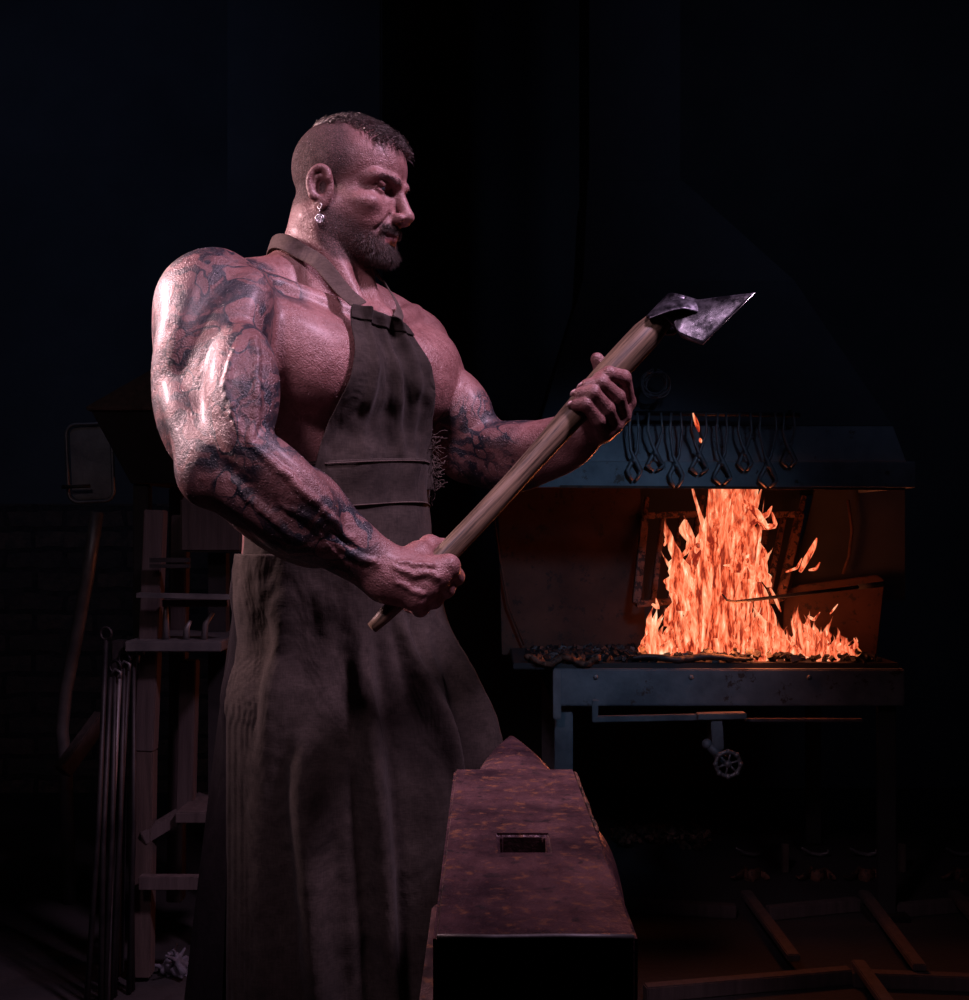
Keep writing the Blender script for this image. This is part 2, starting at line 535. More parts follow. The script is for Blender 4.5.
# left arm
A = dict(tag='la')
SL = at(414, 350, 1.94); EL = at(470, 450, 1.86); WL = at(580, 431, 1.71)
B.ell(at(412, 348, 1.94), (.056, .064, .062), None, .03, **A)
B.muscle(at(403, 322, 1.93), at(438, 388, 1.90), .040, .048, k=.014, **A)
B.cone(SL, EL, .055, .050, .03, **A)
B.muscle(at(438, 372, 1.87), at(482, 442, 1.82), .048, .046, k=.008, **A)        # biceps
B.muscle(at(435, 385, 1.95), at(470, 460, 1.90), .045, .05, k=.02, **A)
B.cone(EL, at(520, 455, 1.80), .050, .050, .02, **A)
B.cone(at(520, 455, 1.80), WL, .048, .029, .02, **A)
B.muscle(at(470, 442, 1.81), at(565, 446, 1.725), .028, .030, k=.012, **A)
B.muscle(at(480, 478, 1.85), at(588, 448, 1.71), .034, .034, k=.016, **A)
# left hand
tlh = (at(606, 383, 1.65) - UA) @ UD
HLc = UA + UD * tlh
RH = dict(tag='lh')
def hl_(px, py, off):        # off: metres nearer than the handle's axis there
    t = (at(px, py, 1.65) - UA) @ UD
    return at(px, py, UA[1] + UD[1] * t - off)
WL2 = at(600, 426, 1.690)
fing = [  # mcp, pip, dip, tip
    [hl_(627, 402, -.022), hl_(623, 378, .016), hl_(609, 374, .035), hl_(599, 379, .030)],
    [hl_(622, 415, -.022), hl_(617, 397, .020), hl_(601, 383, .038), hl_(587, 386, .031)],
    [hl_(614, 425, -.020), hl_(607, 409, .022), hl_(593, 393, .040), hl_(580, 394, .030)],
    [hl_(605, 432, -.018), hl_(598, 420, .020), hl_(586, 404, .036), hl_(576, 405, .028)]]
fr = [.0116, .0116, .0110, .0102]
B.cone(WL, WL2, .028, .0235, .02, **RH)
for i, q in enumerate(fing):
    B.cone(WL2, q[0], .019, .0135, .010, **RH)
    B.chain(q, [fr[i] * 1.08, fr[i] * 1.02, fr[i] * .96, fr[i] * .86], .003, **RH)
B.chain([WL2, hl_(590, 412, -.030), hl_(598, 388, -.026), hl_(603, 368, -.016), hl_(597, 359, -.010)], [.022, .018, .0125, .0108, .0095], .010, **RH)
# head
HD = dict(tag='h')
def he(c, r, k=1.0, sub=False): B.ell(hp(*c), np.array(r) * .01, HR, k * .01, sub, 'h')
def hc(a, b, ra, rb, k=1.0, sub=False): B.cone(hp(*a), hp(*b), ra * .01, rb * .01, k * .01, sub, 'h')
he((-.5, 0, 3.5), (8.5, 7.2, 7.6))
he((3.6, 0, 3.4), (5.8, 6.2, 5.6), 1.5)
he((3.2, 0, -3.2), (5.6, 5.7, 7.2), 2)
he((6.0, 0, -5.8), (3.1, 3.4, 3.4), 1.6)
for s in (1, -1): he((5.6, s * 2.9, -4.3), (2.0, 1.9, 2.6), 1.8); he((2.9, s * 4.3, -3.9), (2.8, 1.9, 3.2), 1.8)
for s in (1, -1):
    hc((-.3, s * 5.3, -6.3), (6.6, s * 1.8, -9.2), 1.7, 1.4, 1.8)
    he((5.7, s * 4.6, -2.7), (2.1, 1.7, 1.35), 1.3)
    he((-.0, s * 5.6, -4.2), (2.0, 1.3, 2.6), 1.4)
    hc((8.95, s * 1.4, 1.0), (7.1, s * 5.0, 1.35), .95, .8, .8)
he((7.3, 0, -9.2), (1.8, 2.4, 1.5), 1.2)
for s in (1, -1):
    he((8.5, s * 3.2, -.1), (1.25, 1.9, 1.05), 1.2, True)
    he((6.62, s * 3.15, -.15), (1.28, 1.45, 1.22), .3); he((6.0, s * 5.0, .9), (.8, .7, .7), 1.0)
    he((7.85, s * 3.2, -.30), (.55, 1.25, .24), .25, True)
    hc((7.9, s * 2.0, .55), (7.6, s * 4.4, .35), .28, .22, .5)
hc((8.6, 0, .6), (10.6, 0, -3.3), .72, .85, .9)
he((10.7, 0, -3.75), (1.05, .95, .85), .6)
for s in (1, -1):
    he((9.6, s * 1.25, -4.15), (1.15, .68, .78), .5)
    he((10.0, s * .72, -4.95), (.55, .34, .38), .25, True)
    hc((8.6, s * 2.0, -3.9), (7.3, s * 3.6, -6.5), .22, .2, .7, True)
hc((8.85, 0, -6.25), (7.6, 2.3, -6.75), .5, .35, .5); hc((8.85, 0, -6.25), (7.6, -2.3, -6.75), .5, .35, .5)
hc((8.6, 0, -7.3), (7.6, 2.1, -7.1), .52, .35, .5); hc((8.6, 0, -7.3), (7.6, -2.1, -7.1), .52, .35, .5)
hc((9.7, 0, -6.85), (7.8, 2.6, -7.05), .13, .10, .25, True); hc((9.7, 0, -6.85), (7.8, -2.6, -7.05), .13, .10, .25, True)
he((9.0, 0, -8.5), (.7, 1.8, .5), .8, True)
# ears: shell, rolled rim, hollow, lobe
for s in (1, -1):
    def ep(x, z, o=0): return hp(-.3 + x * .92, s * (7.15 + o + .16 * (1 - x)), -.5 + z * .92)
    B.ell(ep(0, -1.2, .15), (.020, .006, .030), HR, .006, False, 'h')
    rim = [(1.1, -.3), (1.35, .9), (.8, 1.9), (-.3, 2.25), (-1.4, 1.6), (-1.95, .2), (-1.8, -1.3), (-1.1, -2.6), (-.2, -3.5)]
    rim = [tuple(np.array(rim[min(int(u_ / 2), 7)]) * (1 - u_ % 2 / 2) + np.array(rim[min(int(u_ / 2) + 1, 8)]) * (u_ % 2 / 2)) for u_ in range(17)]
    for _ in range(2): rim = [rim[0]] + [tuple((np.array(rim[q - 1]) + 2 * np.array(rim[q]) + np.array(rim[q + 1])) / 4) for q in range(1, 16)] + [rim[16]]
    B.chain([ep(x, z, .85 if i > 0 else .2) for i, (x, z) in enumerate(rim)], [.0038] * 17, .005, tag='h')
    B.ell(ep(.3, -3.5, .35), (.0085, .0042, .0085), HR, .005, False, 'h')
    B.chain([ep(.2, 1.0, .5), ep(-.7, .4, .6), ep(-.95, -1.2, .6), ep(-.3, -2.4, .6)], [.0022, .003, .003, .0028], .004, tag='h')
    B.ell(ep(.25, -1.0, .9), (.0085, .0085, .0125), HR, .003, True, 'h')
    B.ell(ep(1.15, -1.5, .3), (.0035, .004, .005), HR, .004, False, 'h')

VOX = .0021
V, Fq = B.mesh(VOX)
# ---- skin relief added as real shape: sinew, pores of the coarse kind
body_me = np_mesh('body', V, Fq)
print('body verts', len(V))

def seg_d(P, a, b):
    ba = b - a; h = np.clip(((P - a) @ ba) / (ba @ ba), 0, 1)
    return np.linalg.norm(P - a - h[:, None] * ba, axis=1), h
P = V
rr, ff, zz = tloc(P)
d1, _ = seg_d(P, S, E); d2, h2 = seg_d(P, E, W); d3, _ = seg_d(P, W, Wr)
rarm = np.maximum(sstep(.145, .115, d1), sstep(.11, .08, d2))
pastw = (P - W) @ ((W - E) / np.linalg.norm(W - E))
td = B.at(P, ('t',))
ink = rarm * np.maximum(sstep(.004, .022, td), sstep(1.50, 1.54, zz) * sstep(.10, .13, rr)) * sstep(-.002, -.05, pastw) * (rr > .10)
d1l, _ = seg_d(P, at(455, 425, 1.88), EL); d2l, hl2 = seg_d(P, EL, WL)
pw = (P - WL) @ ((WL - EL) / np.linalg.norm(WL - EL))
pe = (P - EL) @ ((WL - EL) / np.linalg.norm(WL - EL))
ink = np.maximum(ink, sstep(.10, .08, d2l) * sstep(-.075, -.10, pw) * sstep(-.02, .01, pe))
dl0 = np.linalg.norm(P - at(444, 388, 1.88), axis=1)
ink = np.maximum(ink, sstep(.030, .022, dl0))
hx, hy, hz = hloc(P)
inhead = (hz > -14) & (np.linalg.norm(P - H0, axis=1) < .17)
line = 4.6 - .35 * np.clip(hz - 3, 0, 9)              # hairline of the shaved side, runs back as it rises
scalp = sstep(1.3, -2.2, hx - (1.6 + (line - 1.6) * sstep(-1.0, 3.5, hz))) * sstep(-4.5, -1.5, hz + .35 * np.abs(hx + 3) * 0 - np.where(hx < -1, (-hx - 1) * -.1, 0))
top = sstep(7.6, 8.4, hz) * 0
side = (hx > -1.2)
beard = side * sstep(-2.2, -5.5, hz + .62 * (np.clip(hx, -9, 6) - 1.5)) * sstep(-14.5, -12.0, hz) * sstep(-1.2, .2, hx)
beard = np.where((hx > 7.4) & (hz > -5.0), 0, beard)
lips = (np.abs(hy) < 2.2) & (hx > 8.0) & (hz > -8.0) & (hz < -6.3)
beard = np.maximum(beard, .85 * (hx > 7.0) * sstep(-4.9, -5.4, hz) * (hz > -7) * sstep(3.6, 2.8, np.abs(hy)))
beard = np.where(lips, 0, beard)
cheekc = (hx > 5.4) & (hz > -5.0); beard = np.where(cheekc, beard * .15, beard)
beard = beard * sstep(-12.2, -10.8, hz - .9 * np.clip(2 - hx, 0, 3))
stub = np.where(inhead, np.maximum(scalp, beard), 0)
stub *= np.where(np.abs(hy) > 7.6, 0, 1)
attr(body_me, 'ink', ink); attr(body_me, 'stub', stub)
attr(body_me, 'lips', np.where(inhead & lips, 1.0, 0))

def skin_mat():
    m, nt, b, tc = new_mat('skin')
    ai = nt.new('ShaderNodeAttribute', attribute_name='ink').outputs['Fac']
    ast = nt.new('ShaderNodeAttribute', attribute_name='stub').outputs['Fac']
    al = nt.new('ShaderNodeAttribute', attribute_name='lips').outputs['Fac']
    n1 = nt.noise(tc, 14, 5, .6); n2 = nt.noise(tc, 90, 4, .65); n3 = nt.noise(tc, 420, 2, .6)
    base = nt.mix(nt.ramp(n1, [(.35, (0, 0, 0)), (.65, (1, 1, 1))]), (.19, .085, .080), (.30, .15, .143))
    base = nt.mix(nt.ramp(n2, [(.45, (0, 0, 0)), (.75, (1, 1, 1))]), base, (.15, .055, .052))
    base = nt.mix(al, base, (.27, .10, .10))
    # tattoo: petals outlined in black, feathered shading between them
    warp = nt.new('ShaderNodeVectorMath', operation='ADD')
    nn = nt.new('ShaderNodeTexNoise'); nn.inputs['Scale'].default_value = 11; nn.inputs['Detail'].default_value = 3; nt.link(tc, nn.inputs['Vector'])
    sc = nt.new('ShaderNodeVectorMath', operation='SCALE'); sc.inputs['Scale'].default_value = .10
    nt.link(nn.outputs['Color'], sc.inputs[0]); nt.link(tc, warp.inputs[0]); nt.link(sc.outputs[0], warp.inputs[1])
    wv = nt.mapping(warp.outputs[0], (1, .9, .62), (0, .5, 0))
    vo = nt.new('ShaderNodeTexVoronoi', feature='DISTANCE_TO_EDGE'); vo.inputs['Scale'].default_value = 24; nt.link(wv, vo.inputs['Vector'])
    edge = nt.ramp(vo.outputs['Distance'], [(.0, (1, 1, 1)), (.018, (1, 1, 1)), (.05, (0, 0, 0))])
    vf = nt.new('ShaderNodeTexVoronoi', feature='F1'); vf.inputs['Scale'].default_value = 24; nt.link(wv, vf.inputs['Vector'])
    cellv = nt.new('ShaderNodeSeparateColor'); nt.link(vf.outputs['Color'], cellv.inputs[0])
    cell = nt.ramp(cellv.outputs[0], [(.40, (0, 0, 0)), (.48, (1, 1, 1))])       # some cells shaded solid
    shade = nt.ramp(nt.noise(wv, 17, 4, .6, 1.5), [(.44, (0, 0, 0)), (.58, (1, 1, 1))])
    wav = nt.new('ShaderNodeTexWave', wave_type='RINGS'); wav.inputs['Scale'].default_value = 9; wav.inputs['Distortion'].default_value = 9
    wav.inputs['Detail'].default_value = 3; wav.inputs['Detail Scale'].default_value = 2; nt.link(warp.outputs[0], wav.inputs['Vector'])
    feath = nt.ramp(wav.outputs['Fac'], [(.55, (0, 0, 0)), (.80, (1, 1, 1))])
    fe = nt.math('MULTIPLY', feath, cell)
    petal = nt.ramp(vf.outputs['Distance'], [(.0, (0, 0, 0)), (.25, (.04, .04, .04)), (.38, (.20, .20, .20)), (.41, (1, 1, 1)), (.48, (1, 1, 1)), (.58, (.92, .92, .92)), (.80, (1, 1, 1))])
    mot = nt.ramp(nt.noise(tc, 34, 4, .7, 1.0), [(.36, (.55, .55, .55)), (.50, (1, 1, 1))])
    bare = nt.ramp(nt.noise(tc, 8.5, 2, .5), [(.34, (.30, .30, .30)), (.44, (1, 1, 1))])
    vo2 = nt.new('ShaderNodeTexVoronoi', feature='DISTANCE_TO_EDGE'); vo2.inputs['Scale'].default_value = 60; nt.link(wv, vo2.inputs['Vector'])
    edge2 = nt.ramp(vo2.outputs['Distance'], [(.0, (1, 1, 1)), (.03, (1, 1, 1)), (.12, (0, 0, 0))])
    region = nt.ramp(nt.noise(tc, 9, 1, .5), [(.48, (0, 0, 0)), (.55, (1, 1, 1))])
    ring = nt.ramp(vf.outputs['Distance'], [(.38, (0, 0, 0)), (.40, (1, 1, 1)), (.44, (1, 1, 1)), (.47, (0, 0, 0))])
    fill = nt.math('MULTIPLY', nt.math('MULTIPLY', petal, mot), nt.math('SUBTRACT', 1.0, nt.math('MULTIPLY', feath, .60)))
    dens = nt.math('MAXIMUM', ring, fill)
    dens = nt.math('MAXIMUM', dens, nt.math('MULTIPLY', edge2, nt.math('MULTIPLY', region, .85)))
    dens = nt.math('MAXIMUM', nt.math('MULTIPLY', dens, bare), nt.math('MULTIPLY', shade, .45), True)
    inkf = nt.math('MULTIPLY', dens, ai, True)
    inkf = nt.math('MAXIMUM', inkf, nt.math('MULTIPLY', ai, .22), True)
    col = nt.mix(inkf, base, (.006, .011, .020))
    stc = nt.ramp(nt.noise(tc, 520, 2, .7), [(.34, (.5, .5, .5)), (.56, (1, 1, 1))])
    col = nt.mix(nt.math('MULTIPLY', nt.math('MULTIPLY', ast, stc), .95), col, (.035, .02, .018))
    nt.link(col, b.inputs['Base Color'])
    r = nt.math('ADD', nt.math('MULTIPLY', nt.noise(tc, 260, 2, .6), .75), .06, True)
    r = nt.math('ADD', r, nt.math('MULTIPLY', ast, .35), True)
    nt.link(r, b.inputs['Roughness'])
    b.inputs['Specular IOR Level'].default_value = .62
    nt.link(nt.math('MULTIPLY', nt.math('SUBTRACT', 1.0, ast), .14), b.inputs['Coat Weight']); b.inputs['Coat Roughness'].default_value = .3
    h = nt.math('ADD', nt.math('MULTIPLY', n2, .6), nt.math('MULTIPLY', n3, .6))
    h = nt.math('ADD', h, nt.math('MULTIPLY', nt.noise(tc, 28, 3, .5), .8))
    nt.link(nt.bump(h, .85, .0032), b.inputs['Normal'])
    return m
M['skin'] = skin_mat()
smith = empty('person', (T0[0], T0[1], 0), 'bare-chested muscular bearded man in a dark apron, tattooed arms holding an axe', 'person')
body = link('body', body_me, M['skin'], smith, True)
# ------------------------------------------------------------------ hair, beard, eyes
vn = np.zeros(len(V) * 3, F32); body_me.vertex_normals.foreach_get('vector', vn); vn = vn.reshape(-1, 3)
def strands(name, mat, roots, dirs, lens, r, parent, seg=4, cling=0.0, curl=0.3, lift=.0, flow=None):
    """bundle of tapered hairs, each a three-sided blade with seg joints"""
    N = len(roots); P_ = roots.copy(); D_ = dirs / np.linalg.norm(dirs, axis=1)[:, None]
    pts = [P_.copy()]
    for i in range(seg):
        P_ = P_ + D_ * (lens / seg)[:, None]
        if cling:
            d = B.at(P_, ('h',)); push = np.maximum(lift - d, 0)
            g = P_ - hp(0, 0, 2); g /= np.linalg.norm(g, axis=1)[:, None]
            P_ = P_ + g * push[:, None] - g * np.maximum(d - lift * 2.5, 0)[:, None] * cling
        D_ = D_ + rng.normal(0, curl * .3, (N, 3)) + (0 if flow is None else flow)
        D_ /= np.linalg.norm(D_, axis=1)[:, None]
        pts.append(P_.copy())
    verts = []
    for i, p in enumerate(pts):
        d = pts[min(i + 1, seg)] - pts[max(i - 1, 0)]
        x = np.cross(d, (.2, .3, .93)); x /= np.linalg.norm(x, axis=1)[:, None] + 1e-9
        y = np.cross(d, x); y /= np.linalg.norm(y, axis=1)[:, None] + 1e-9
        w = r * (1 - (i / seg) ** 2 * .85)
        for a in (0, 2.094, 4.189):
            verts.append(p + (x * math.cos(a) + y * math.sin(a)) * w)
    VV = np.stack(verts, 1).reshape(-1, 3)             # N x (3*(seg+1))
    k = 3 * (seg + 1); f = []
    for i in range(seg):
        for j in range(3):
            f.append((i * 3 + j, i * 3 + (j + 1) % 3, (i + 1) * 3 + (j + 1) % 3, (i + 1) * 3 + j))
    f = (np.array(f)[None] + (np.arange(N) * k)[:, None, None]).reshape(-1, 4)
    return link(name, np_mesh(name, VV, f), mat, parent, True)

def hair_mat(name, c1, c2, rough=.35):
    m, nt, b, tc = new_mat(name)
    nt.link(nt.ramp(nt.noise(tc, 160, 2), [(.4, c1), (.62, c2)]), b.inputs['Base Color'])
    b.inputs['Roughness'].default_value = rough; b.inputs['Specular IOR Level'].default_value = .8
    return m
M['hair'] = hair_mat('dark_hair', (.035, .028, .028), (.22, .18, .18), .25)
M['beard'] = hair_mat('beard_hair', (.035, .022, .02), (.12, .08, .07), .45)

topm = inhead & (hz > 6.2) & (hx > -7.5) & (hx < 8.6) & (np.abs(hy) < 4.9 - .0 * hx) & (hx < 9.6 - .0)
topm &= (hz > 8.6 - .45 * np.maximum(hx - 1, 0) + .25 * np.maximum(-hx - 4, 0))
ids = rng.choice(np.where(topm)[0], 1500)
k = np.clip((hx[ids] + 7) / 15, 0, 1)
dirs = hf[None] * 1.0 + vn[ids] * (.30 + .25 * k)[:, None] - hl[None] * (.18) + rng.normal(0, .12, (len(ids), 3))
strands('hair', M['hair'], V[ids] - vn[ids] * .002, dirs, (.016 + .022 * k) * rng.uniform(.7, 1.15, len(ids)), .00055, smith, 5, .35, .55, .0016)

bm_ = np.where((stub > .55) & inhead & (hz < -2.6) & (np.abs(hy) < 7.3))[0]
ids = rng.choice(bm_, 5200)
front = sstep(3.5, 8.5, hx[ids]) * sstep(-6.5, -8.5, hz[ids])
dirs = vn[ids] * .75 + hf[None] * .25 * front[:, None] - hu[None] * (.7 + .3 * front)[:, None] + rng.normal(0, .25, (len(ids), 3))
strands('beard', M['beard'], V[ids] - vn[ids] * .0012, dirs, (.0028 + .010 * front) * rng.uniform(.6, 1.2, len(ids)), .00036, smith, 3)
mo = np.where(inhead & (hx > 8.0) & (hz > -6.4) & (hz < -5.2) & (np.abs(hy) < 3.1))[0]
ids = rng.choice(mo, 800)
strands('moustache', M['beard'], V[ids] - vn[ids] * .001, vn[ids] * .5 - hu[None] * .6 + hl[None] * np.sign(hy[ids])[:, None] * .5 + rng.normal(0, .15, (len(ids), 3)), rng.uniform(.004, .0075, len(ids)), .0004, smith, 3)
for s in (1, -1):
    eb = np.where(inhead & (hx > 5.5) & (hz > .7) & (hz < 1.7) & (hy * s > .8) & (hy * s < 5.0))[0]
    ids = rng.choice(eb, 200)
    strands('eyebrow', M['hair'], V[ids] - vn[ids] * .0008, vn[ids] * .12 + hl[None] * s * 1.0 + hu[None] * .10 + rng.normal(0, .15, (len(ids), 3)), rng.uniform(.0030, .006, len(ids)), .0004, smith, 3)
m, nt, b, tc = new_mat('eye')
sx = nt.new('ShaderNodeSeparateXYZ'); nt.link(tc, sx.inputs[0])
M['eye'] = m
b.inputs['Base Color'].default_value = (.22, .18, .18, 1); b.inputs['Roughness'].default_value = .12
m, nt, b, tc = new_mat('iris'); b.inputs['Base Color'].default_value = (.03, .035, .045, 1); b.inputs['Roughness'].default_value = .1; M['iris'] = m
for s in (1, -1):
    e = MB().ball(hp(6.54, s * 3.15, -.15), .0121, 20, 14).build('eyeball', M['eye'], smith, True)
    MB().ball(hp(7.34, s * 3.12, -.22), .0055, 14, 10, (1, 1, 1)).build('iris', M['iris'], e, True)

M['silver'] = surf('silver', (.62, .62, .64), (.80, .80, .82), .3, 1, 40, .2, .0005)
ec = hp(-.1, -8.0, -4.4)
vdir = ec - np.array((0, 0, 1.2)); vdir /= np.linalg.norm(vdir)
er = MB().ring(ec + (0, 0, .001), .0042, .0008, RV).build('earring', M['silver'], smith, True)
mb = MB(); ed = ec - (0, 0, .0175)
mb.ring(ed, .0058, .0013, (0, -1, 0), 24, 8); mb.ring(ed, .0032, .0010, (0, -1, 0), 18, 6); mb.ball(ed, .0013)
mb.tube([ec - (0, 0, .003), ec - (0, 0, .0105)], .0009, 6)
mb.build('pendant', M['silver'], er, True)

# ------------------------------------------------------------------ apron
def cloth_mat(name, c1, c2, warm=None):
    m, nt, b, tc = new_mat(name)
    n1 = nt.noise(tc, 5, 5, .6); n2 = nt.noise(tc, 38, 4, .7)
    w1 = nt.noise(nt.mapping(tc, (1, 1, .12)), 620, 2, .6); w2 = nt.noise(nt.mapping(tc, (.15, .15, 1)), 520, 2, .6)
    weave = nt.math('ADD', w1, w2)
    col = nt.mix(nt.ramp(n1, [(.35, (0, 0, 0)), (.68, (1, 1, 1))]), c1, c2)
    col = nt.mix(nt.ramp(n2, [(.50, (0, 0, 0)), (.72, (.6, .6, .6))]), col, (c1[0] * .5, c1[1] * .5, c1[2] * .5))
    col = nt.mix(nt.ramp(nt.math('MULTIPLY', weave, .5), [(.42, (.35, .35, .35)), (.58, (0, 0, 0))]), col, (c1[0] * .3, c1[1] * .3, c1[2] * .3))
    nt.link(col, b.inputs['Base Color'])
    b.inputs['Roughness'].default_value = .9; b.inputs['Specular IOR Level'].default_value = .15
    b.inputs['Sheen Weight'].default_value = .15
    h = nt.math('ADD', nt.math('MULTIPLY', weave, .12), nt.math('MULTIPLY', n2, .5))
    bp = nt.bump(h, .6, .003)
    nt.link(nt.bump(nt.noise(nt.mapping(tc, (1, 1, .55)), 13, 3, .5, .8), .45, .02, bp), b.inputs['Normal'])
    return m
M['apron'] = cloth_mat('apron_canvas', (.028, .023, .020), (.066, .054, .047))
M['strap'] = cloth_mat('strap_canvas', (.075, .058, .05), (.13, .10, .09))
M['strap'].node_tree.nodes['Principled BSDF'].inputs['Sheen Weight'].default_value = 0
M['trouser'] = cloth_mat('trouser_cloth', (.009, .007, .010), (.018, .014, .018))
M['trouser'].node_tree.nodes['Principled BSDF'].inputs['Sheen Weight'].default_value = 0
M['apron'].node_tree.nodes['Principled BSDF'].inputs['Sheen Weight'].default_value = .04

def smooth2(F_, floor, it=60):
    for _ in range(it):
        G = np.pad(F_, 1, mode='edge')
        F_ = np.maximum(floor, (G[:-2, 1:-1] + G[2:, 1:-1] + G[1:-1, :-2] + G[1:-1, 2:]) / 4)
    return F_
def fnoise(p, s, seed=0.):
    q = np.asarray(p).reshape(-1, 3)
    return np.array([mnoise.noise(Vector((a[0] * s + seed, a[1] * s, a[2] * s))) for a in q]).reshape(np.asarray(p).shape[:-1])

apron = empty('apron', (0, 0, 0)); apron.parent = smith; apron.location = (0, 0, 0)
# bib: lateral r and height z, pushed forward until it clears the chest
nz, nr = 90, 60
zt = at(355, 310, 1.66)[2] + .005; zb = 1.262
U = np.linspace(0, 1, nz)[:, None]; Wd = np.linspace(0, 1, nr)[None, :]
rl = .082 + .050 * U ** .8; rr_ = -.014 - .092 * U ** .5      # right and left edge
Rg = rl + (rr_ - rl) * Wd
Zg = zt - .012 * Wd * (1 - U) + (zb - zt) * U + 0 * Wd
fmin = np.zeros_like(Rg)
fs = np.linspace(.30, -.02, 161)
PG = T0 + Rg[..., None, None] * RV + fs[None, None, :, None] * FV + Zg[..., None, None] * np.array((0, 0, 1.))
DG = B.at(PG, ('t',))
hit = DG < .009
first = np.argmax(hit, 2); fmin = np.where(hit.any(2), fs[first], .0)
Fg = smooth2(fmin.copy(), fmin, 260)
X_ = Wd - .5
Fg = Fg + .011 * np.exp(-((Wd - .22 - .10 * U) / .05) ** 2) * (1 - U) ** .6 + .012 * np.exp(-((Wd - .52 - .16 * U) / .06) ** 2) * np.sin(np.pi * U) ** .7 \
    + .010 * np.exp(-((Wd - .80 + .05 * U) / .06) ** 2) * (1 - U * .5) + .010 * np.exp(-(U / .06) ** 2) * np.sin(np.pi * Wd)
P3 = T0 + Rg[..., None] * RV + Fg[..., None] * FV + Zg[..., None] * np.array((0, 0, 1.))
Fg = Fg + .006 * fnoise(P3 * np.array((1, 1, .5)), 14) * np.sin(np.pi * np.clip(U + .1, 0, 1)) + .003 * fnoise(P3, 40, 5)
Fg = np.maximum(Fg, fmin)
P3 = T0 + Rg[..., None] * RV + Fg[..., None] * FV + Zg[..., None] * np.array((0, 0, 1.))
def cloth_obj(name, P3, mat, parent, thick=.0022, sub=1):
    v, f = grid_mesh(P3)
    o = link(name, np_mesh(name, v, np.array(f)), mat, parent, True)
    md = o.modifiers.new('thickness', 'SOLIDIFY'); md.thickness = thick; md.offset = 0
    if sub:
        md = o.modifiers.new('smooth', 'SUBSURF'); md.levels = sub; md.render_levels = sub
    return o
bib = cloth_obj('bib', P3, M['apron'], apron)
bibP = P3
# folded hem along the bib's top
hem = P3[:8, :, :] + FV * .0026 + np.array((0, 0, .0008)); cloth_obj('hem', hem, M['apron'], bib)

# ------------------------------------------------------------------ trousers and boots
TQ = Field()
TQ.ell(tl(-.035, .010, .98), (.162, .134, .15), TR, .03); TQ.ell(tl(-.02, .008, 1.10), (.160, .131, .12), TR, .03)
hipR = tl(.055, -.0, .93); kneeR = np.array((-.295, 1.80, .50)); ankR = np.array((-.345, 1.88, .12))
hipL = tl(-.11, .0, .93); kneeL = np.array((-.150, 1.86, .50)); ankL = np.array((-.120, 1.96, .12))
for a, k_, c in ((hipR, kneeR, ankR), (hipL, kneeL, ankL)):
    TQ.cone(a, k_, .098, .080, .05); TQ.cone(k_, c, .082, .075, .04)
    TQ.ell(c + (0, 0, .03), (.09, .085, .05), None, .02)
for k_ in range(26):
    a = ankR if k_ % 2 else ankL; kn = kneeR if k_ % 2 else kneeL
    t_ = rng.uniform(0, 1); c = a + (kn - a) * t_; an = rng.uniform(0, 6.28)
    TQ.cone(c + (math.cos(an) * .08, math.sin(an) * .08, 0), c + (math.cos(an + 1) * .08, math.sin(an + 1) * .08, .05), .008, .006, .02)
# body of the apron below: polar sheet round the hips
CZ = np.array((-.210, 1.79, 0.))
def body_r(ang, z):
    d = FV[None] * np.cos(ang)[:, None] + RV[None] * np.sin(ang)[:, None]
    t = np.linspace(.34, .02, 129)
    P_ = CZ[None, None] + d[:, None] * t[None, :, None] + np.array((0, 0, z))
    D_ = np.minimum(B.at(P_, ('t',)), TQ.at(P_) - .004)
    return np.where((D_ < .008).any(1), t[np.argmax(D_ < .008, 1)], .05)
na = 190; nzs = 190
ang = np.radians(np.linspace(-78, 114, na))
zs = np.linspace(1.165, .36, nzs)
Rm = np.zeros((nzs, na))
hipz = .96; rb = None
for i, z in enumerate(zs):
    Rm[i] = body_r(ang, z)
    if z > hipz: rb = Rm[i]
    else: Rm[i] = np.maximum(Rm[i], rb)
t = np.clip((1.165 - zs) / .805, 0, 1)[:, None]
deg = np.degrees(ang)[None, :]
floorR = Rm.copy()
Rs = smooth2(Rm, floorR, 120)
lower = sstep(0, 1, np.clip((1.11 - zs) / .30, 0, 1))[:, None]
Rs = Rs + .007 + lower * (.006 + .078 * np.exp(-((deg + 42) / 40) ** 2))
# thigh pushes forward on his right, cloth falls straight from the hips
Rs += .022 * np.exp(-((deg - 42) / 30) ** 2) * sstep(1.0, .85, zs)[:, None] * sstep(.45, .8, zs)[:, None]
def ridge(c0, c1, w, amp, z0, z1, pw=1.0):
    s_ = np.clip((z0 - zs) / (z0 - z1), 0, 1)[:, None]
    c = c0 + (c1 - c0) * s_ ** pw
    env = sstep(0, .25, s_) * 1.0
    x = (deg - c) / w
    return amp * env * (np.exp(-x ** 2) - .45 * np.exp(-((x - 1.6)) ** 2) - .45 * np.exp(-((x + 1.6)) ** 2))
Rs += ridge(38, 18, 7, .026, 1.10, .50)
Rs += ridge(76, 88, 8, .012, 1.12, .80)
Rs += ridge(-12, -8, 9, .018, 1.05, .55)
Rs += ridge(-44, -34, 9, .020, 1.08, .50)
Rs += ridge(66, 58, 7, .014, .95, .45)
Rs += ridge(8, -22, 5, .012, 1.10, .80)
Rs += ridge(100, 98, 8, .010, 1.0, .40)
dirn = FV[None] * np.cos(ang)[:, None] + RV[None] * np.sin(ang)[:, None]
def sheet(R_): return CZ + dirn[None] * R_[..., None] + np.array((0, 0, 1.)) * zs[:, None, None]
Rs -= .020 * sstep(62, 100, deg) * sstep(1.08, .92, zs)[:, None]
P3 = sheet(Rs)
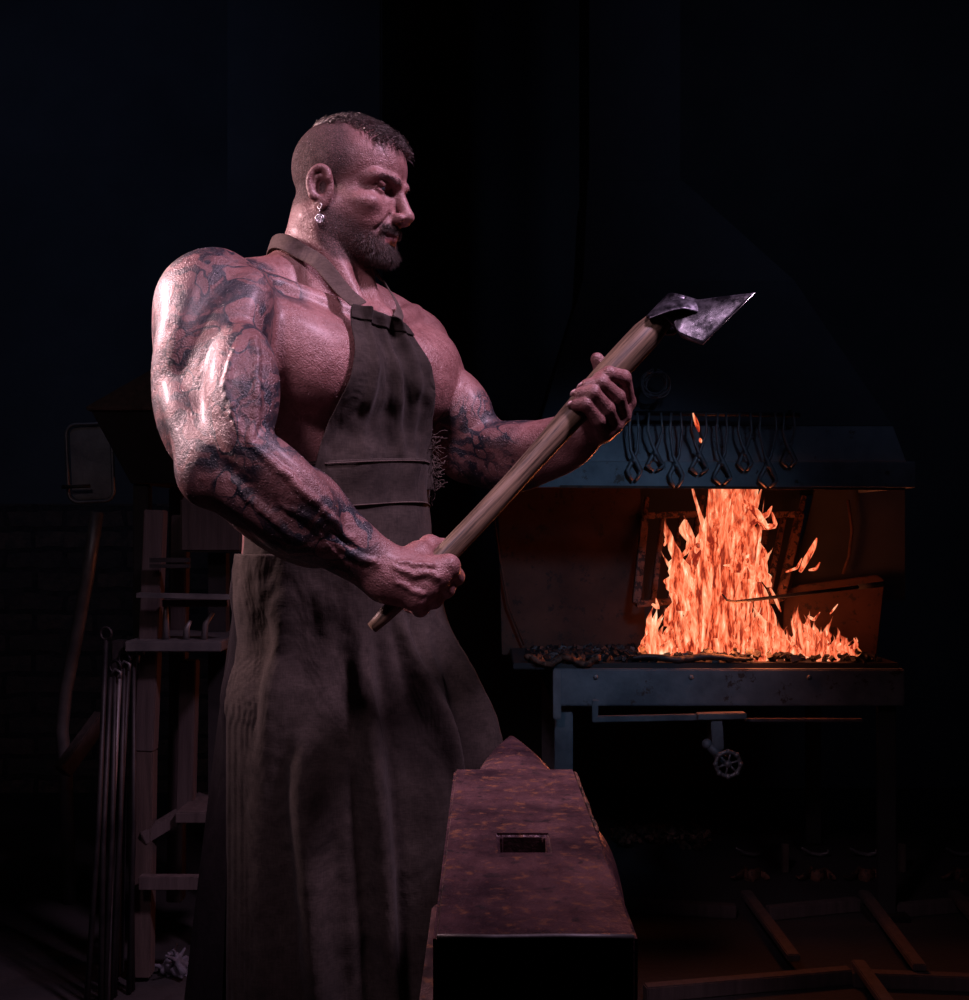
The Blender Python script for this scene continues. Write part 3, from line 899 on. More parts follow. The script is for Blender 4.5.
Rs += .014 * fnoise(P3 * np.array((1, 1, .3)), 7, 2) * lower + .003 * fnoise(P3 * np.array((1, 1, .7)), 20, 9) + .0012 * fnoise(P3, 50, 4)
Rs = np.maximum(Rs, floorR + .002)
P3 = sheet(Rs)
P3[:, :, 2] += (.012 * np.sin(np.radians(deg * 1.3)) * t)[..., :]
skirtP = P3
skirt = cloth_obj('skirt', P3, M['apron'], apron, .0026)
# loose back flap seen beyond his right hip
fa = np.radians(np.linspace(112, 172, 50)); fzz = np.linspace(1.15, .36, 60)
u_ = ((1.15 - fzz) / .79)[:, None]
FR = .165 + .035 * u_ ** .6 + .055 * u_ * np.exp(-((np.degrees(fa)[None] - 138) / 26) ** 2) + .008 * np.sin(np.degrees(fa)[None] / 5.5 + u_ * 2) * (.3 + u_)
fd = FV[None] * np.cos(fa)[:, None] + RV[None] * np.sin(fa)[:, None]
FR = np.maximum(FR, np.stack([body_r(fa, z) for z in fzz]) + .004) - .012 * sstep(122, 112, np.degrees(fa))[None]
cloth_obj('back_flap', CZ + fd[None] * FR[..., None] + np.array((0, 0, 1.)) * fzz[:, None, None], M['trouser'], apron, .0026)
# waistband between bib and skirt: two stitched layers
def band(name, z0, z1, a0, a1, off, n=18):
    an = np.radians(np.linspace(a0, a1, 110)); zz_ = np.linspace(z0, z1, n)
    R_ = np.stack([body_r(an, z) for z in zz_]); R_ = smooth2(R_, R_, 150)
    dd = FV[None] * np.cos(an)[:, None] + RV[None] * np.sin(an)[:, None]
    P_ = CZ + dd[None] * (R_ + off)[..., None] + np.array((0, 0, 1.)) * zz_[:, None, None]
    P_ = P_ + dd[None] * (.004 * fnoise(P_, 20, 3))[..., None]
    P_[:, :, 2] += (.006 * np.sin(np.linspace(0, 5, 110)))[None]
    return P_
wb = band('waistband', 1.302, 1.232, -66, 98, .011); wbo = cloth_obj('waistband', wb, M['apron'], apron)
cloth_obj('lower_band', band('b', 1.240, 1.150, -74, 104, .007), M['apron'], apron)
mb = MB()
mb.tube(list(wb[1] + dirn[0] * 0 + (wb[1] - CZ) * np.array((1, 1, 0)) * .02), .0011, 5); mb.tube(list(wb[-2] + (wb[-2] - CZ) * np.array((1, 1, 0)) * .02), .0011, 5)
mb.build('stitching', M['strap'], wbo, True)
# neck strap: flat band from each top corner of the bib round the neck
def ribbon(name, pts, w, mat, parent, n=40, thick=.0022):
    pts = [np.array(p, float) for p in pts]; m = len(pts)
    ts = np.linspace(0, m - 1, n); out = []
    for t_ in ts:
        i = min(int(t_), m - 2); u = t_ - i
        p0 = pts[max(i - 1, 0)]; p1 = pts[i]; p2 = pts[i + 1]; p3 = pts[min(i + 2, m - 1)]
        out.append(.5 * (2 * p1 + (p2 - p0) * u + (2 * p0 - 5 * p1 + 4 * p2 - p3) * u * u + (3 * p1 - p0 - 3 * p2 + p3) * u ** 3))
    out = np.array(out)
    # keep the band clear of the skin, its face turned out from the neck
    def push(out):
        for _ in range(10):
            d = B.at(out); g = np.stack([B.at(out + q) - d for q in np.eye(3) * .004], 1)
            g /= np.linalg.norm(g, axis=1)[:, None] + 1e-9
            out = out + g * np.clip(.006 - d, 0, .02)[:, None]
        return out
    for _ in range(4):
        out = push(out); out[1:-1] = (out[:-2] + 2 * out[1:-1] + out[2:]) / 4
    out = push(out)
    axn = tl(0, -.02, 0); rows = []
    for i in range(n):
        tt = out[min(i + 1, n - 1)] - out[max(i - 1, 0)]; tt /= np.linalg.norm(tt)
        N_ = (out[i] - axn) * (1, 1, 0); N_ /= np.linalg.norm(N_); N_ = N_ + (0, 0, .35)
        s_ = np.cross(tt, N_); s_ /= np.linalg.norm(s_)
        if s_[2] < 0: s_ = -s_
        rows.append([out[i] + s_ * w * k_ for k_ in (-.15, .15, .5, .85)])
    return cloth_obj(name, np.array(rows), mat, parent, thick)
c_r = bibP[0, 2]; c_l = bibP[0, -3]
bkn = tl(0, -.115, 1.615)
ribbon('neck_strap', [c_r + (0, 0, -.004) + FV * .003, tl(.080, .115, 1.545), tl(.078, .06, 1.595), tl(.074, -.00, 1.612), tl(.062, -.06, 1.625), tl(.03, -.095, 1.63), tl(0, -.10, 1.63)], .026, M['strap'], bib)
ribbon('neck_strap', [c_l + (0, 0, -.004) + FV * .003, tl(-.05, .12, 1.535), tl(-.062, .06, 1.595), tl(-.068, -.0, 1.612), tl(-.058, -.06, 1.625), tl(-.03, -.095, 1.63), tl(0, -.10, 1.63)], .020, M['strap'], bib)
# frayed edges
mb = MB()
for k_ in range(70):
    i = rng.randint(nz - 34, nz); p = bibP[min(i, nz - 1), -1].copy()
    pts = [p]; d = -RV * .6 + rng.normal(0, .6, 3) + np.array((0, 0, -.6))
    for _ in range(6):
        d = d / np.linalg.norm(d); p = p + d * .0045; pts.append(p); d = d + rng.normal(0, .55, 3)
    mb.tube(pts, .00055, 4)
mb.build('frayed_threads', M['strap'], bib, True)
mb = MB()
for k_ in range(520):
    i = int(nzs * rng.uniform(.02, .62)); p = skirtP[i, 0].copy()
    pts = [p]; d = -RV * .5 + FV * .2 + rng.normal(0, .6, 3) + np.array((0, 0, -.5))
    for _ in range(5):
        d = d / np.linalg.norm(d); p = p + d * .0036; pts.append(p); d = d + rng.normal(0, .6, 3)
    mb.tube(pts, .0006, 4)
mb.build('frayed_threads', M['strap'], skirt, True)
# loose strip of the bib's left edge hanging behind

# ------------------------------------------------------------------ boots
v_, f_ = TQ.mesh(.008)
link('trousers', np_mesh('trousers', v_, f_), M['trouser'], smith, True)
M['leather'] = surf('boot_leather', (.02, .015, .013), (.045, .032, .026), .5, 0, 20)
for a, yaw_ in ((ankR, -30), (ankL, 35)):
    d = np.array((math.sin(math.radians(yaw_ + 20)), -math.cos(math.radians(yaw_ + 20)), 0.))
    Q = Field(); g = np.array((a[0], a[1], 0.))
    Q.cone(g + (0, 0, .07), g + (0, 0, .16), .056, .052, .03)
    Q.ell(g + d * .03 + (0, 0, .055), (.058, .075, .045), np.column_stack((np.cross(d, (0, 0, 1)), d, (0, 0, 1))), .03)
    Q.ell(g + d * .12 + (0, 0, .052), (.054, .085, .040), np.column_stack((np.cross(d, (0, 0, 1)), d, (0, 0, 1))), .03)
    v_, f_ = Q.mesh(.006)
    bo = link('boot', np_mesh('boot', v_, f_), M['leather'], smith, True)
    sd = np.cross(d, (0, 0, 1)); out = []
    for k_ in range(28):
        an = 2 * math.pi * k_ / 28; lx = math.cos(an); ly = math.sin(an)
        out.append(g + d * (.065 + .145 * ly) + sd * lx * (.058 if ly > 0 else .05) + (0, 0, .001))
    MB().prism(out, (0, 0, .024)).build('sole', M['soot_and_shade'], bo, bevel=.003)

# ------------------------------------------------------------------ axe in his hands
axe = empty('axe', tuple(UA), 'long wooden-handled axe with a flared steel blade, held diagonally in both fists', 'axe')
def wood_mat():
    m, nt, b, tc = new_mat('handle_wood')
    # grain runs along the handle
    ax_ = Vector(UD); qz = ax_.to_track_quat('Z', 'Y').inverted().to_euler()
    v = nt.mapping(tc, (1, 1, 1), tuple(qz)); v = nt.mapping(v, (1, 1, .035))
    g = nt.noise(v, 260, 4, .7); g2 = nt.noise(tc, 7, 3)
    col = nt.mix(nt.ramp(g, [(.36, (0, 0, 0)), (.60, (1, 1, 1))]), (.022, .015, .010), (.23, .16, .105))
    col = nt.mix(nt.ramp(g2, [(.42, (0, 0, 0)), (.7, (.5, .5, .5))]), col, (.14, .095, .06))
    nt.link(col, b.inputs['Base Color']); b.inputs['Roughness'].default_value = .48
    nt.link(nt.bump(g, .4, .0012), b.inputs['Normal'])
    return m
M['wood'] = wood_mat()
n = 26; pts = []; rs = []
for i in range(n + 1):
    t_ = i / n
    pts.append(UA + (UB - UA) * t_ + CM * (.004 * math.sin(t_ * 5.2)) * (t_ > 0))
    r = .0165 + .0075 * sstep(.45, .86, t_) - .006 * sstep(.22, 0, t_)
    if t_ > .93: r *= 1 - .33 * sstep(.93, 1.0, t_)
    if t_ < .03: r *= .8
    rs.append(float(r))
pts = pts + [UB + UD * .020]; rs.append(rs[-1] * .9)
MB().tube(pts, rs, 28, flat=.92).build('handle', M['wood'], axe, True)
def blade_mat():
    m, nt, b, tc = new_mat('blade_steel')
    n1 = nt.noise(tc, 30, 6, .7); n2 = nt.noise(nt.mapping(tc, (1, .3, 1), (0, .8, 0)), 160, 3)
    col = nt.mix(nt.ramp(n1, [(.42, (0, 0, 0)), (.6, (1, 1, 1))]), (.025, .026, .034), (.24, .24, .29))
    nt.link(col, b.inputs['Base Color']); b.inputs['Metallic'].default_value = .85
    nt.link(nt.math('ADD', nt.math('MULTIPLY', n2, .4), .16), b.inputs['Roughness'])
    nt.link(nt.bump(nt.math('ADD', n1, nt.math('MULTIPLY', n2, .3)), .35, .0015), b.inputs['Normal'])
    return m
M['blade'] = blade_mat()
M['edge'] = surf('ground_edge', (.7, .7, .72), (.85, .85, .86), .25, 1, 60, .1, .0005)
# blade: a lattice between a top line and a bottom line, thick at the socket, thin at the edge
def lerpl(L, t_):
    x = t_ * (len(L) - 1); i = min(int(x), len(L) - 2); u = x - i
    return L[i] * (1 - u) + L[i + 1] * u
topL = [at(688, 299, 1.672), at(700, 302, 1.660), at(722, 298, 1.640), at(742, 295, 1.625), at(755, 293, 1.615)]
botL = [at(676, 326, 1.655), at(679, 335, 1.650), at(687, 339, 1.642), at(695, 342, 1.634), at(703, 344.5, 1.628)]
nb = np.cross(topL[-1] - topL[0], botL[-1] - topL[0]); nb /= np.linalg.norm(nb)
if nb[1] > 0: nb = -nb
ni, nj = 22, 16; front_, back_ = [], []
for i in range(ni + 1):
    u = i / ni; a_ = lerpl(topL, u); b_ = lerpl(botL, u)
    th = .0075 * (1 - u) ** 1.4 + .0012 * (1 - sstep(.94, 1, u)) + .0001
    for j in range(nj + 1):
        w_ = j / nj; p = a_ * (1 - w_) + b_ * w_ + nb * .004 * math.sin(math.pi * w_) * (1 - u)
        front_.append(p + nb * th); back_.append(p - nb * th)
m_ = nj + 1; f = []
off = len(front_)
for i in range(ni):
    for j in range(nj):
        q = (i * m_ + j, i * m_ + j + 1, (i + 1) * m_ + j + 1, (i + 1) * m_ + j)
        f.append(q); f.append(tuple(x + off for x in q[::-1]))
for i in range(ni):
    f.append((i * m_, (i + 1) * m_, (i + 1) * m_ + off, i * m_ + off)); f.append((i * m_ + nj + off, (i + 1) * m_ + nj + off, (i + 1) * m_ + nj, i * m_ + nj))
for j in range(nj):
    f.append((j + off, j + 1 + off, j + 1, j)); f.append((ni * m_ + j, ni * m_ + j + 1, ni * m_ + j + 1 + off, ni * m_ + j + off))
bl = MB().add(front_ + back_, f).build('blade', M['blade'], axe, True)
MB().tube([topL[-1], (topL[-1] + botL[-1]) / 2 + nb * 0, botL[-1]], .00075, 6).build('cutting_edge', M['edge'], bl, True)
# socket: a sleeve round the handle's end, its back lip drawn out
us = UB - UD * .012
lipd = at(647, 317, 1.66) - at(675, 313, 1.665); lipd /= np.linalg.norm(lipd)
prof = []
ns = 30
sx_ = at(700, 318, 1.65) - at(672, 314, 1.67); sx_ -= UD * (sx_ @ UD); sx_ /= np.linalg.norm(sx_)
sy_ = np.cross(UD, sx_)
rows_o, rows_i = [], []
for i in range(9):
    u = i / 8
    for lst, dr in ((rows_o, .0042), (rows_i, 0)):
        row = []
        for k_ in range(ns):
            a_ = 2 * math.pi * k_ / ns
            ca, sa = math.cos(a_), math.sin(a_)
            rx = .0195 + dr + .006 * max(ca, 0) ** 3; ry = .0188 + dr
            lift_ = -.012 * max(-ca, 0) ** 2 * (1 - u) + .008 * max(ca, 0) * u
            row.append(us + UD * (.044 * u - .006 + lift_) + sx_ * ca * rx + sy_ * sa * ry * .95)
        lst.append(row)
vo_ = [p for r_ in rows_o for p in r_]; vi_ = [p for r_ in rows_i for p in r_]; k0 = len(vo_); f = []
for i in range(8):
    for k_ in range(ns):
        k2 = (k_ + 1) % ns
        q = (i * ns + k_, i * ns + k2, (i + 1) * ns + k2, (i + 1) * ns + k_)
        f.append(q); f.append(tuple(x + k0 for x in q[::-1]))
for k_ in range(ns):
    k2 = (k_ + 1) % ns
    f.append((k_ + k0, k2 + k0, k2, k_)); f.append((8 * ns + k_, 8 * ns + k2, 8 * ns + k2 + k0, 8 * ns + k_ + k0))
sk = MB().add(vo_ + vi_, f).build('socket', M['blade'], axe, True)
# drawn-out lip over the top, running into the blade
lipc = [at(646, 318, 1.660), at(655, 309, 1.662), at(668, 302, 1.664), at(682, 298.5, 1.668), at(694, 301, 1.662), at(706, 306, 1.655)]
lipb = [at(649, 319, 1.640), at(660, 315, 1.638), at(672, 311, 1.636), at(684, 309, 1.636), at(695, 312, 1.640), at(704, 316, 1.648)]
rows = []
for i in range(25):
    u = i / 24; a_ = lerpl(lipc, u); b_ = lerpl(lipb, u)
    rows.append([a_ * (1 - w_) + b_ * w_ + np.array((0, 0, .003)) * math.sin(math.pi * w_) for w_ in np.linspace(0, 1, 7)])
cloth_obj('socket_lip', np.array(rows), M['blade'], sk, .003)

# ------------------------------------------------------------------ fingernails of the left hand
m, nt, b, tc = new_mat('nail'); b.inputs['Base Color'].default_value = (.55, .38, .36, 1); b.inputs['Roughness'].default_value = .25; M['nail'] = m
for q, r in zip(fing, fr):
    dv = q[3] - q[2]; dv /= np.linalg.norm(dv)
    up_ = np.cross(UD, dv); up_ /= np.linalg.norm(up_)
    if up_[1] > 0: up_ = -up_
    pos = q[3] + dv * r * .74 + up_ * r * .34
    R_ = np.column_stack((UD, dv, up_))
    mb = MB().ball((0, 0, 0), 1, 14, 8); vv2 = [pos + R_ @ (np.array(p) * (r * .55, r * .34, r * .42)) for p in mb.v]
    MB().add(vv2, mb.f).build('fingernail', M['nail'], body, True)

# ------------------------------------------------------------------ beads of sweat and grit on the arm, shoulder and jaw
pr = (ink > .3) * (.25 + (zz < 1.36) * 1.0 + (rr > .24) * .4) + inhead * (stub > .3) * .25 + (inhead & (hx > 5)) * .2 + ((ff > .05) & (zz > 1.36) & (zz < 1.42) & (rr > .05) & (rr < .16)) * .7
pr = pr / pr.sum()
ids = rng.choice(len(V), 2600, p=pr)
rb2 = rng.uniform(.00022, .00062, len(ids)) * (1 + (rng.rand(len(ids)) < .04) * .7)
base_ = V[ids]; nn_ = vn[ids]
ux = np.cross(nn_, (.3, .2, .93)); ux /= np.linalg.norm(ux, axis=1)[:, None]; uy = np.cross(nn_, ux)
vs_ = [base_ + nn_ * (rb2 * 1.0)[:, None]]
for a_ in (0, 1.571, 3.142, 4.712): vs_.append(base_ + (ux * math.cos(a_) + uy * math.sin(a_)) * rb2[:, None])
vs_.append(base_ - nn_ * rb2[:, None])
VV = np.stack(vs_, 1).reshape(-1, 3)
fo = np.array([(0, 1, 2), (0, 2, 3), (0, 3, 4), (0, 4, 1), (5, 2, 1), (5, 3, 2), (5, 4, 3), (5, 1, 4)])
fo = (fo[None] + (np.arange(len(ids)) * 6)[:, None, None]).reshape(-1, 3)
m, nt, b, tc = new_mat('sweat'); b.inputs['Base Color'].default_value = (.60, .50, .50, 1); b.inputs['Roughness'].default_value = .12; M['sweat'] = m
sw = link('sweat_drops', np_mesh('sweat_drops', VV, fo), M['sweat'], body, True); sw['kind'] = 'stuff'
# ------------------------------------------------------------------ room
def plane_wall(name, c, size, mat, kind='structure'):
    o = MB().box(c, size).build(name, mat)
    return tag(o, kind=kind)
plane_wall('floor', (0, 2.6, -.05), (9.0, 8.0, .1), M['floor'])
m, nt, b, tc = new_mat('rubble_brick')
br = nt.new('ShaderNodeTexBrick'); br.inputs['Scale'].default_value = 1.0
br.inputs['Brick Width'].default_value = .27; br.inputs['Row Height'].default_value = .095; br.inputs['Mortar Size'].default_value = .012
br.inputs['Color1'].default_value = (.14, .085, .065, 1); br.inputs['Color2'].default_value = (.06, .045, .04, 1); br.inputs['Mortar'].default_value = (.02, .018, .018, 1)
wn = nt.new('ShaderNodeTexNoise'); wn.inputs['Scale'].default_value = 5; nt.link(tc, wn.inputs['Vector'])
ws = nt.new('ShaderNodeVectorMath', operation='SCALE'); ws.inputs['Scale'].default_value = .06; nt.link(wn.outputs['Color'], ws.inputs[0])
wa = nt.new('ShaderNodeVectorMath', operation='ADD'); nt.link(tc, wa.inputs[0]); nt.link(ws.outputs[0], wa.inputs[1])
sp_ = nt.new('ShaderNodeSeparateXYZ'); nt.link(wa.outputs[0], sp_.inputs[0]); cb = nt.new('ShaderNodeCombineXYZ')
nt.link(sp_.outputs[0], cb.inputs[0]); nt.link(sp_.outputs[2], cb.inputs[1]); nt.link(cb.outputs[0], br.inputs['Vector'])
gn = nt.noise(tc, 22, 5, .7)
col = nt.mix(nt.ramp(gn, [(.4, (0, 0, 0)), (.62, (1, 1, 1))]), br.outputs['Color'], (.05, .04, .038))
nt.link(col, b.inputs['Base Color']); b.inputs['Roughness'].default_value = .9
nt.link(nt.bump(nt.math('ADD', nt.math('MULTIPLY', br.outputs['Fac'], -1.0), nt.math('MULTIPLY', gn, .8)), .9, .02), b.inputs['Normal'])
M['brick'] = m
plane_wall('wall_back', (.2, 5.45, 1.9), (9.2, .2, 4.0), M['plaster'])
plane_wall('wall_left', (-4.4, 2.6, 1.9), (.2, 8.0, 4.0), M['plaster'])
plane_wall('wall_right', (4.4, 2.6, 1.9), (.2, 8.0, 4.0), M['plaster'])
plane_wall('ceiling', (0, 2.6, 3.95), (9.0, 8.0, .1), M['plaster'])
tag(MB().box((-1.75, 5.30, .66), (2.6, .09, 1.32)).build('trim_1', M['brick']), kind='structure')
# chimney breast behind the man
tag(MB().box((-.72, 4.95, 2.45), (.62, .7, 2.9)).box((-.66, 4.90, 1.98), (.84, .8, .06)).build('wall_chimney', M['plaster'], bevel=.008), kind='structure')

# ------------------------------------------------------------------ anvil and block
anvil = empty('anvil', (.0375, 1.15, 0), 'heavy rusty iron anvil with a square hole, heel towards the viewer on a wooden block', 'anvil')
m, nt, b, tc = new_mat('anvil_iron')
n1 = nt.noise(tc, 11, 6, .65); n2 = nt.noise(tc, 65, 4, .7); n3 = nt.noise(nt.mapping(tc, (1, .3, 1)), 120, 3)
col = nt.mix(nt.ramp(n1, [(.36, (0, 0, 0)), (.62, (1, 1, 1))]), (.040, .022, .030), (.125, .062, .070))
col = nt.mix(nt.ramp(n2, [(.56, (0, 0, 0)), (.66, (1, 1, 1))]), col, (.22, .10, .06))
col = nt.mix(nt.ramp(n2, [(.32, (1, 1, 1)), (.42, (0, 0, 0))]), col, (.035, .025, .03))
nt.link(col, b.inputs['Base Color']); b.inputs['Metallic'].default_value = .35
nt.link(nt.math('ADD', nt.math('MULTIPLY', n1, .4), nt.math('ADD', nt.math('MULTIPLY', n3, .3), .05)), b.inputs['Roughness'])
nt.link(nt.bump(nt.math('ADD', nt.math('MULTIPLY', n2, .7), nt.math('MULTIPLY', n3, .3)), .9, .004), b.inputs['Normal'])
M['anvil'] = m
ZA = .902
cx = .0375; xa0, xa1 = cx - .0755, cx + .0755
y0, y1 = .845, 1.435
def ax(y, s):   # the face narrows a touch
    return cx + s * (.0755 - .001 * (y - y0))
hx0, hx1 = .0148, .0595; hy0, hy1 = 1.066, 1.128
# face plate with a real square hole
XS = [xa0, hx0, hx1, xa1]; YS = [y0, hy0, hy1, y1]
mb = MB(); vv = []; th = .135
for z in (ZA, ZA - th):
    for y in YS:
        for x in XS: vv.append((x, y, z))
ff_ = []
for j in range(3):
    for i in range(3):
        if i == 1 and j == 1: continue
        q = (j * 4 + i, j * 4 + i + 1, (j + 1) * 4 + i + 1, (j + 1) * 4 + i)
        ff_.append(q); ff_.append(tuple(k_ + 16 for k_ in q[::-1]))
ring_ = [(0, 1), (1, 2), (2, 3), (3, 7), (7, 11), (11, 15), (15, 14), (14, 13), (13, 12), (12, 8), (8, 4), (4, 0)]
for a_, b_ in ring_: ff_.append((a_ + 16, b_ + 16, b_, a_))
for a_, b_ in ((5, 9), (9, 10), (10, 6), (6, 5)): ff_.append((a_ + 16, b_ + 16, b_, a_))
face = MB().add(vv, ff_).build('face', M['anvil'], anvil, bevel=.0035, seg=3)
MB().tube([(xa0 + .003, y0 + .001, ZA - .0012), (cx - .03, y0 + .0005, ZA - .0016), (cx + .02, y0 + .001, ZA - .0010), (xa1 - .003, y0 + .001, ZA - .0014)], .0022, 8).build('edge_highlight', M['steel_grey'], face, True)  # pale strip, a highlight put into colour along the near edge
eg = [(xa1 - .0008 + .0005 * math.sin(i * .9), 1.15 + .28 * i / 25, ZA - .0035 + .0008 * math.sin(i * 2.7)) for i in range(26)]
MB().tube(eg, [float(.0026 + .0005 * math.sin(i * .7)) for i in range(26)], 8).build('chipped_edge', M['iron'], face, True)  # chipped rim as a strip, added to catch the fire's glow
# waist and feet
def loft(rings, close=True):
    mb = MB(); n = len(rings[0]); v = [p for r_ in rings for p in r_]; f = []
    for i in range(len(rings) - 1):
        for k_ in range(n): f.append((i * n + k_, i * n + (k_ + 1) % n, (i + 1) * n + (k_ + 1) % n, (i + 1) * n + k_))
    f.append(tuple(range(n))); f.append(tuple((len(rings) - 1) * n + k_ for k_ in range(n)))
    return mb.add(v, f)
def rrect(x0, x1, ya, yb, z, r=.02, n=5):
    out = []
    for (qx, qy, a0) in ((x1 - r, yb - r, 0), (x0 + r, yb - r, 90), (x0 + r, ya + r, 180), (x1 - r, ya + r, 270)):
        for i in range(n):
            a_ = math.radians(a0 + 90 * i / (n - 1)); out.append((qx + r * math.cos(a_), qy + r * math.sin(a_), z))
    return out
prof = [(.56, .15, .26), (.60, .15, .255), (.63, .125, .215), (.66, .095, .175), (.70, .078, .15), (.735, .082, .165), (.765, .098, .20)]
loft([rrect(cx - w_, cx + w_, 1.15 - l_, 1.15 + l_, z, .03) for z, w_, l_ in prof]).build('waist', M['anvil'], anvil, True)
# swelling of the side under the face, on the right
Q = Field(); Q.ell((cx + .062, 1.235, .79), (.050, .14, .08), None, .02); Q.ell((cx + .056, 1.27, .84), (.036, .09, .040), None, .03)
v_, f_ = Q.mesh(.006); link('side_swell', np_mesh('side_swell', v_, f_), M['anvil'], anvil, True)
# horn: pyramid with a rounded back rising level with the step
rings = []
for i in range(15):
    t_ = i / 14; y = 1.425 + .265 * t_
    w_ = .044 * (1 - t_ ** 1.6) ** .8 + .010; zt_ = .899 - .001 * t_; zb_ = .80 + .06 * t_
    rg = []
    for k_ in range(24):
        a_ = 2 * math.pi * k_ / 24; sx2 = math.cos(a_); sz = math.sin(a_)
        p_ = 5 - 3.0 * t_; hw = w_ * (1 if sz < 0 else ((1 - sz ** p_) ** (1 / p_) / max((1 - sz ** 2) ** .5, .02)))
        zz2 = (zt_ + zb_) / 2 + (zt_ - zb_) / 2 * sz + (.010 * (1 - t_) if sz > .9 else 0) * 0
        rg.append((cx + .002 + (sx2 if abs(sx2) > 1e-6 else 0) * hw + .0, y, zz2))
    rings.append(rg)
loft(rings).build('horn', M['anvil'], anvil, True)
block = empty('anvil_block', (.0375, 1.15, 0), 'squat wooden block banded with iron under the anvil', 'block')
mb = MB(); rings = []
for z, s_ in ((.0, 1.03), (.02, 1.04), (.30, 1.0), (.54, .99), (.56, .975)):
    rings.append([(cx + .24 * s_ * math.cos(a_) * (1 + .03 * math.sin(a_ * 5)), 1.15 + .28 * s_ * math.sin(a_) * (1 + .02 * math.cos(a_ * 7)), z) for a_ in np.linspace(0, 2 * math.pi, 49)[:-1]])
loft(rings).build('log', M['timber_dark'], block, True)
for z in (.12, .46):
    loft([[(cx + .255 * math.cos(a_), 1.15 + .297 * math.sin(a_), zz_) for a_ in np.linspace(0, 2 * math.pi, 49)[:-1]] for zz_ in (z - .02, z + .02)]).build('band', M['iron'], block)

# ------------------------------------------------------------------ forge
YF = 3.5
def px(x, y, Y=YF): return at(x, y, Y)
forge = empty('forge', (.75, 3.7, 0), 'blacksmith hearth with a steel table, smoke hood above and side plates', 'forge')
X0, X1 = px(553, 0)[0], px(905, 0)[0]
zt_, zb_ = px(0, 669)[2], px(0, 706)[2]
# front apron beam
fb = MB().box(((X0 + X1) / 2, YF + .02, (zt_ + zb_) / 2), (X1 - X0, .04, zt_ - zb_)).build('front_beam', M['steel_blue'], forge, bevel=.004)
MB().box((X0 + .012, YF - .004, (zt_ + zb_) / 2 - .02), (.024, .012, .15)).build('corner_strap', M['steel_grey'], fb, bevel=.002)
for xx in (X0 + .13, X0 + .42, X0 + .78):
    MB().ball((xx, YF - .002, zt_ - .025), .008, 8, 5, (1, .5, 1)).build('rivet', M['steel_grey'], fb, True)
for nm, xx in (('side_beam', X0 + .02), ('side_beam', X1 - .02)):
    MB().box((xx, YF + .46, (zt_ + zb_) / 2), (.04, .84, zt_ - zb_)).build(nm, M['steel_dark'], forge, bevel=.003)
XL = px(497, 0)[0]
MB().box(((XL + X1) / 2 + .02, YF + .42, zt_ + .006), (X1 - XL - .06, .80, .02)).build('table_plate', M['soot_and_shade'], forge, bevel=.003)
# legs
for xx, yy in ((X0 + .035, YF + .05), (X1 - .04, YF + .05), (X0 + .035, YF + .84), (X1 - .04, YF + .84)):
    l_ = MB().box((xx, yy, zb_ / 2), (.055, .02, zb_)).box((xx + .02, yy + .03, zb_ / 2), (.02, .05, zb_)).build('leg', M['steel_blue'] if xx < .5 else M['soot_and_shade'], forge, bevel=.002)  # right legs black: darkness put into their colour so they vanish
    MB().box((xx, yy + .01, .01), (.12, .1, .02)).build('foot_plate', M['steel_dark'], l_)
# rail, bracket, valve wheel
ra, rb_ = px(592, 719, 3.45), px(746, 716, 3.45)
MB().bar(ra, rb_, .02, .018).build('rail', M['steel_grey'], forge, bevel=.002)
MB().bar(px(745, 720, 3.47), px(862, 720, 3.47), .02, .010).build('rear_rail', M['timber'], forge, bevel=.002)
MB().bar(px(697, 716, 3.44), px(745, 715, 3.44), .04, .018).build('rail_cap', M['steel_grey'], forge, bevel=.002)
MB().bar(px(595, 700, 3.45), px(595, 722, 3.45), .018, .018).build('rail_hanger', M['steel_grey'], forge, bevel=.002)
vb = MB().bar(px(716, 718, 3.44), px(718, 750, 3.44), .034, .02, (0, 1, 0)).build('valve_bracket', M['steel_blue'], forge, bevel=.003)
vc = px(728, 764, 3.40)
vp = MB().tube([px(708, 745, 3.44), px(716, 752, 3.44), px(722, 760, 3.44), vc + (0, .03, 0)], [.012, .016, .018, .016], 12).ball(px(707, 744, 3.44), .016).build('valve_body', M['steel_blue'], forge, True)
mb = MB().ring(vc, .036, .0065, (0, 1, 0), 28, 8).ball(vc, .012)
for k_ in range(6):
    a_ = k_ * math.pi / 3 + .3; mb.tube([vc, vc + np.array((math.cos(a_), 0, math.sin(a_))) * .036], .004, 6)
for k_ in range(8):
    a_ = k_ * math.pi / 4; mb.ball(vc + np.array((math.cos(a_) * .037, -.001, math.sin(a_) * .037)), .009, 8, 5)
mb.build('valve_wheel', M['steel_grey'], vp, True)
MB().tube([vc + (0, .03, 0), vc + (0, .25, .02), vc + (.05, .5, .05)], .015, 10).build('valve_pipe', M['steel_dark'], vp, True)
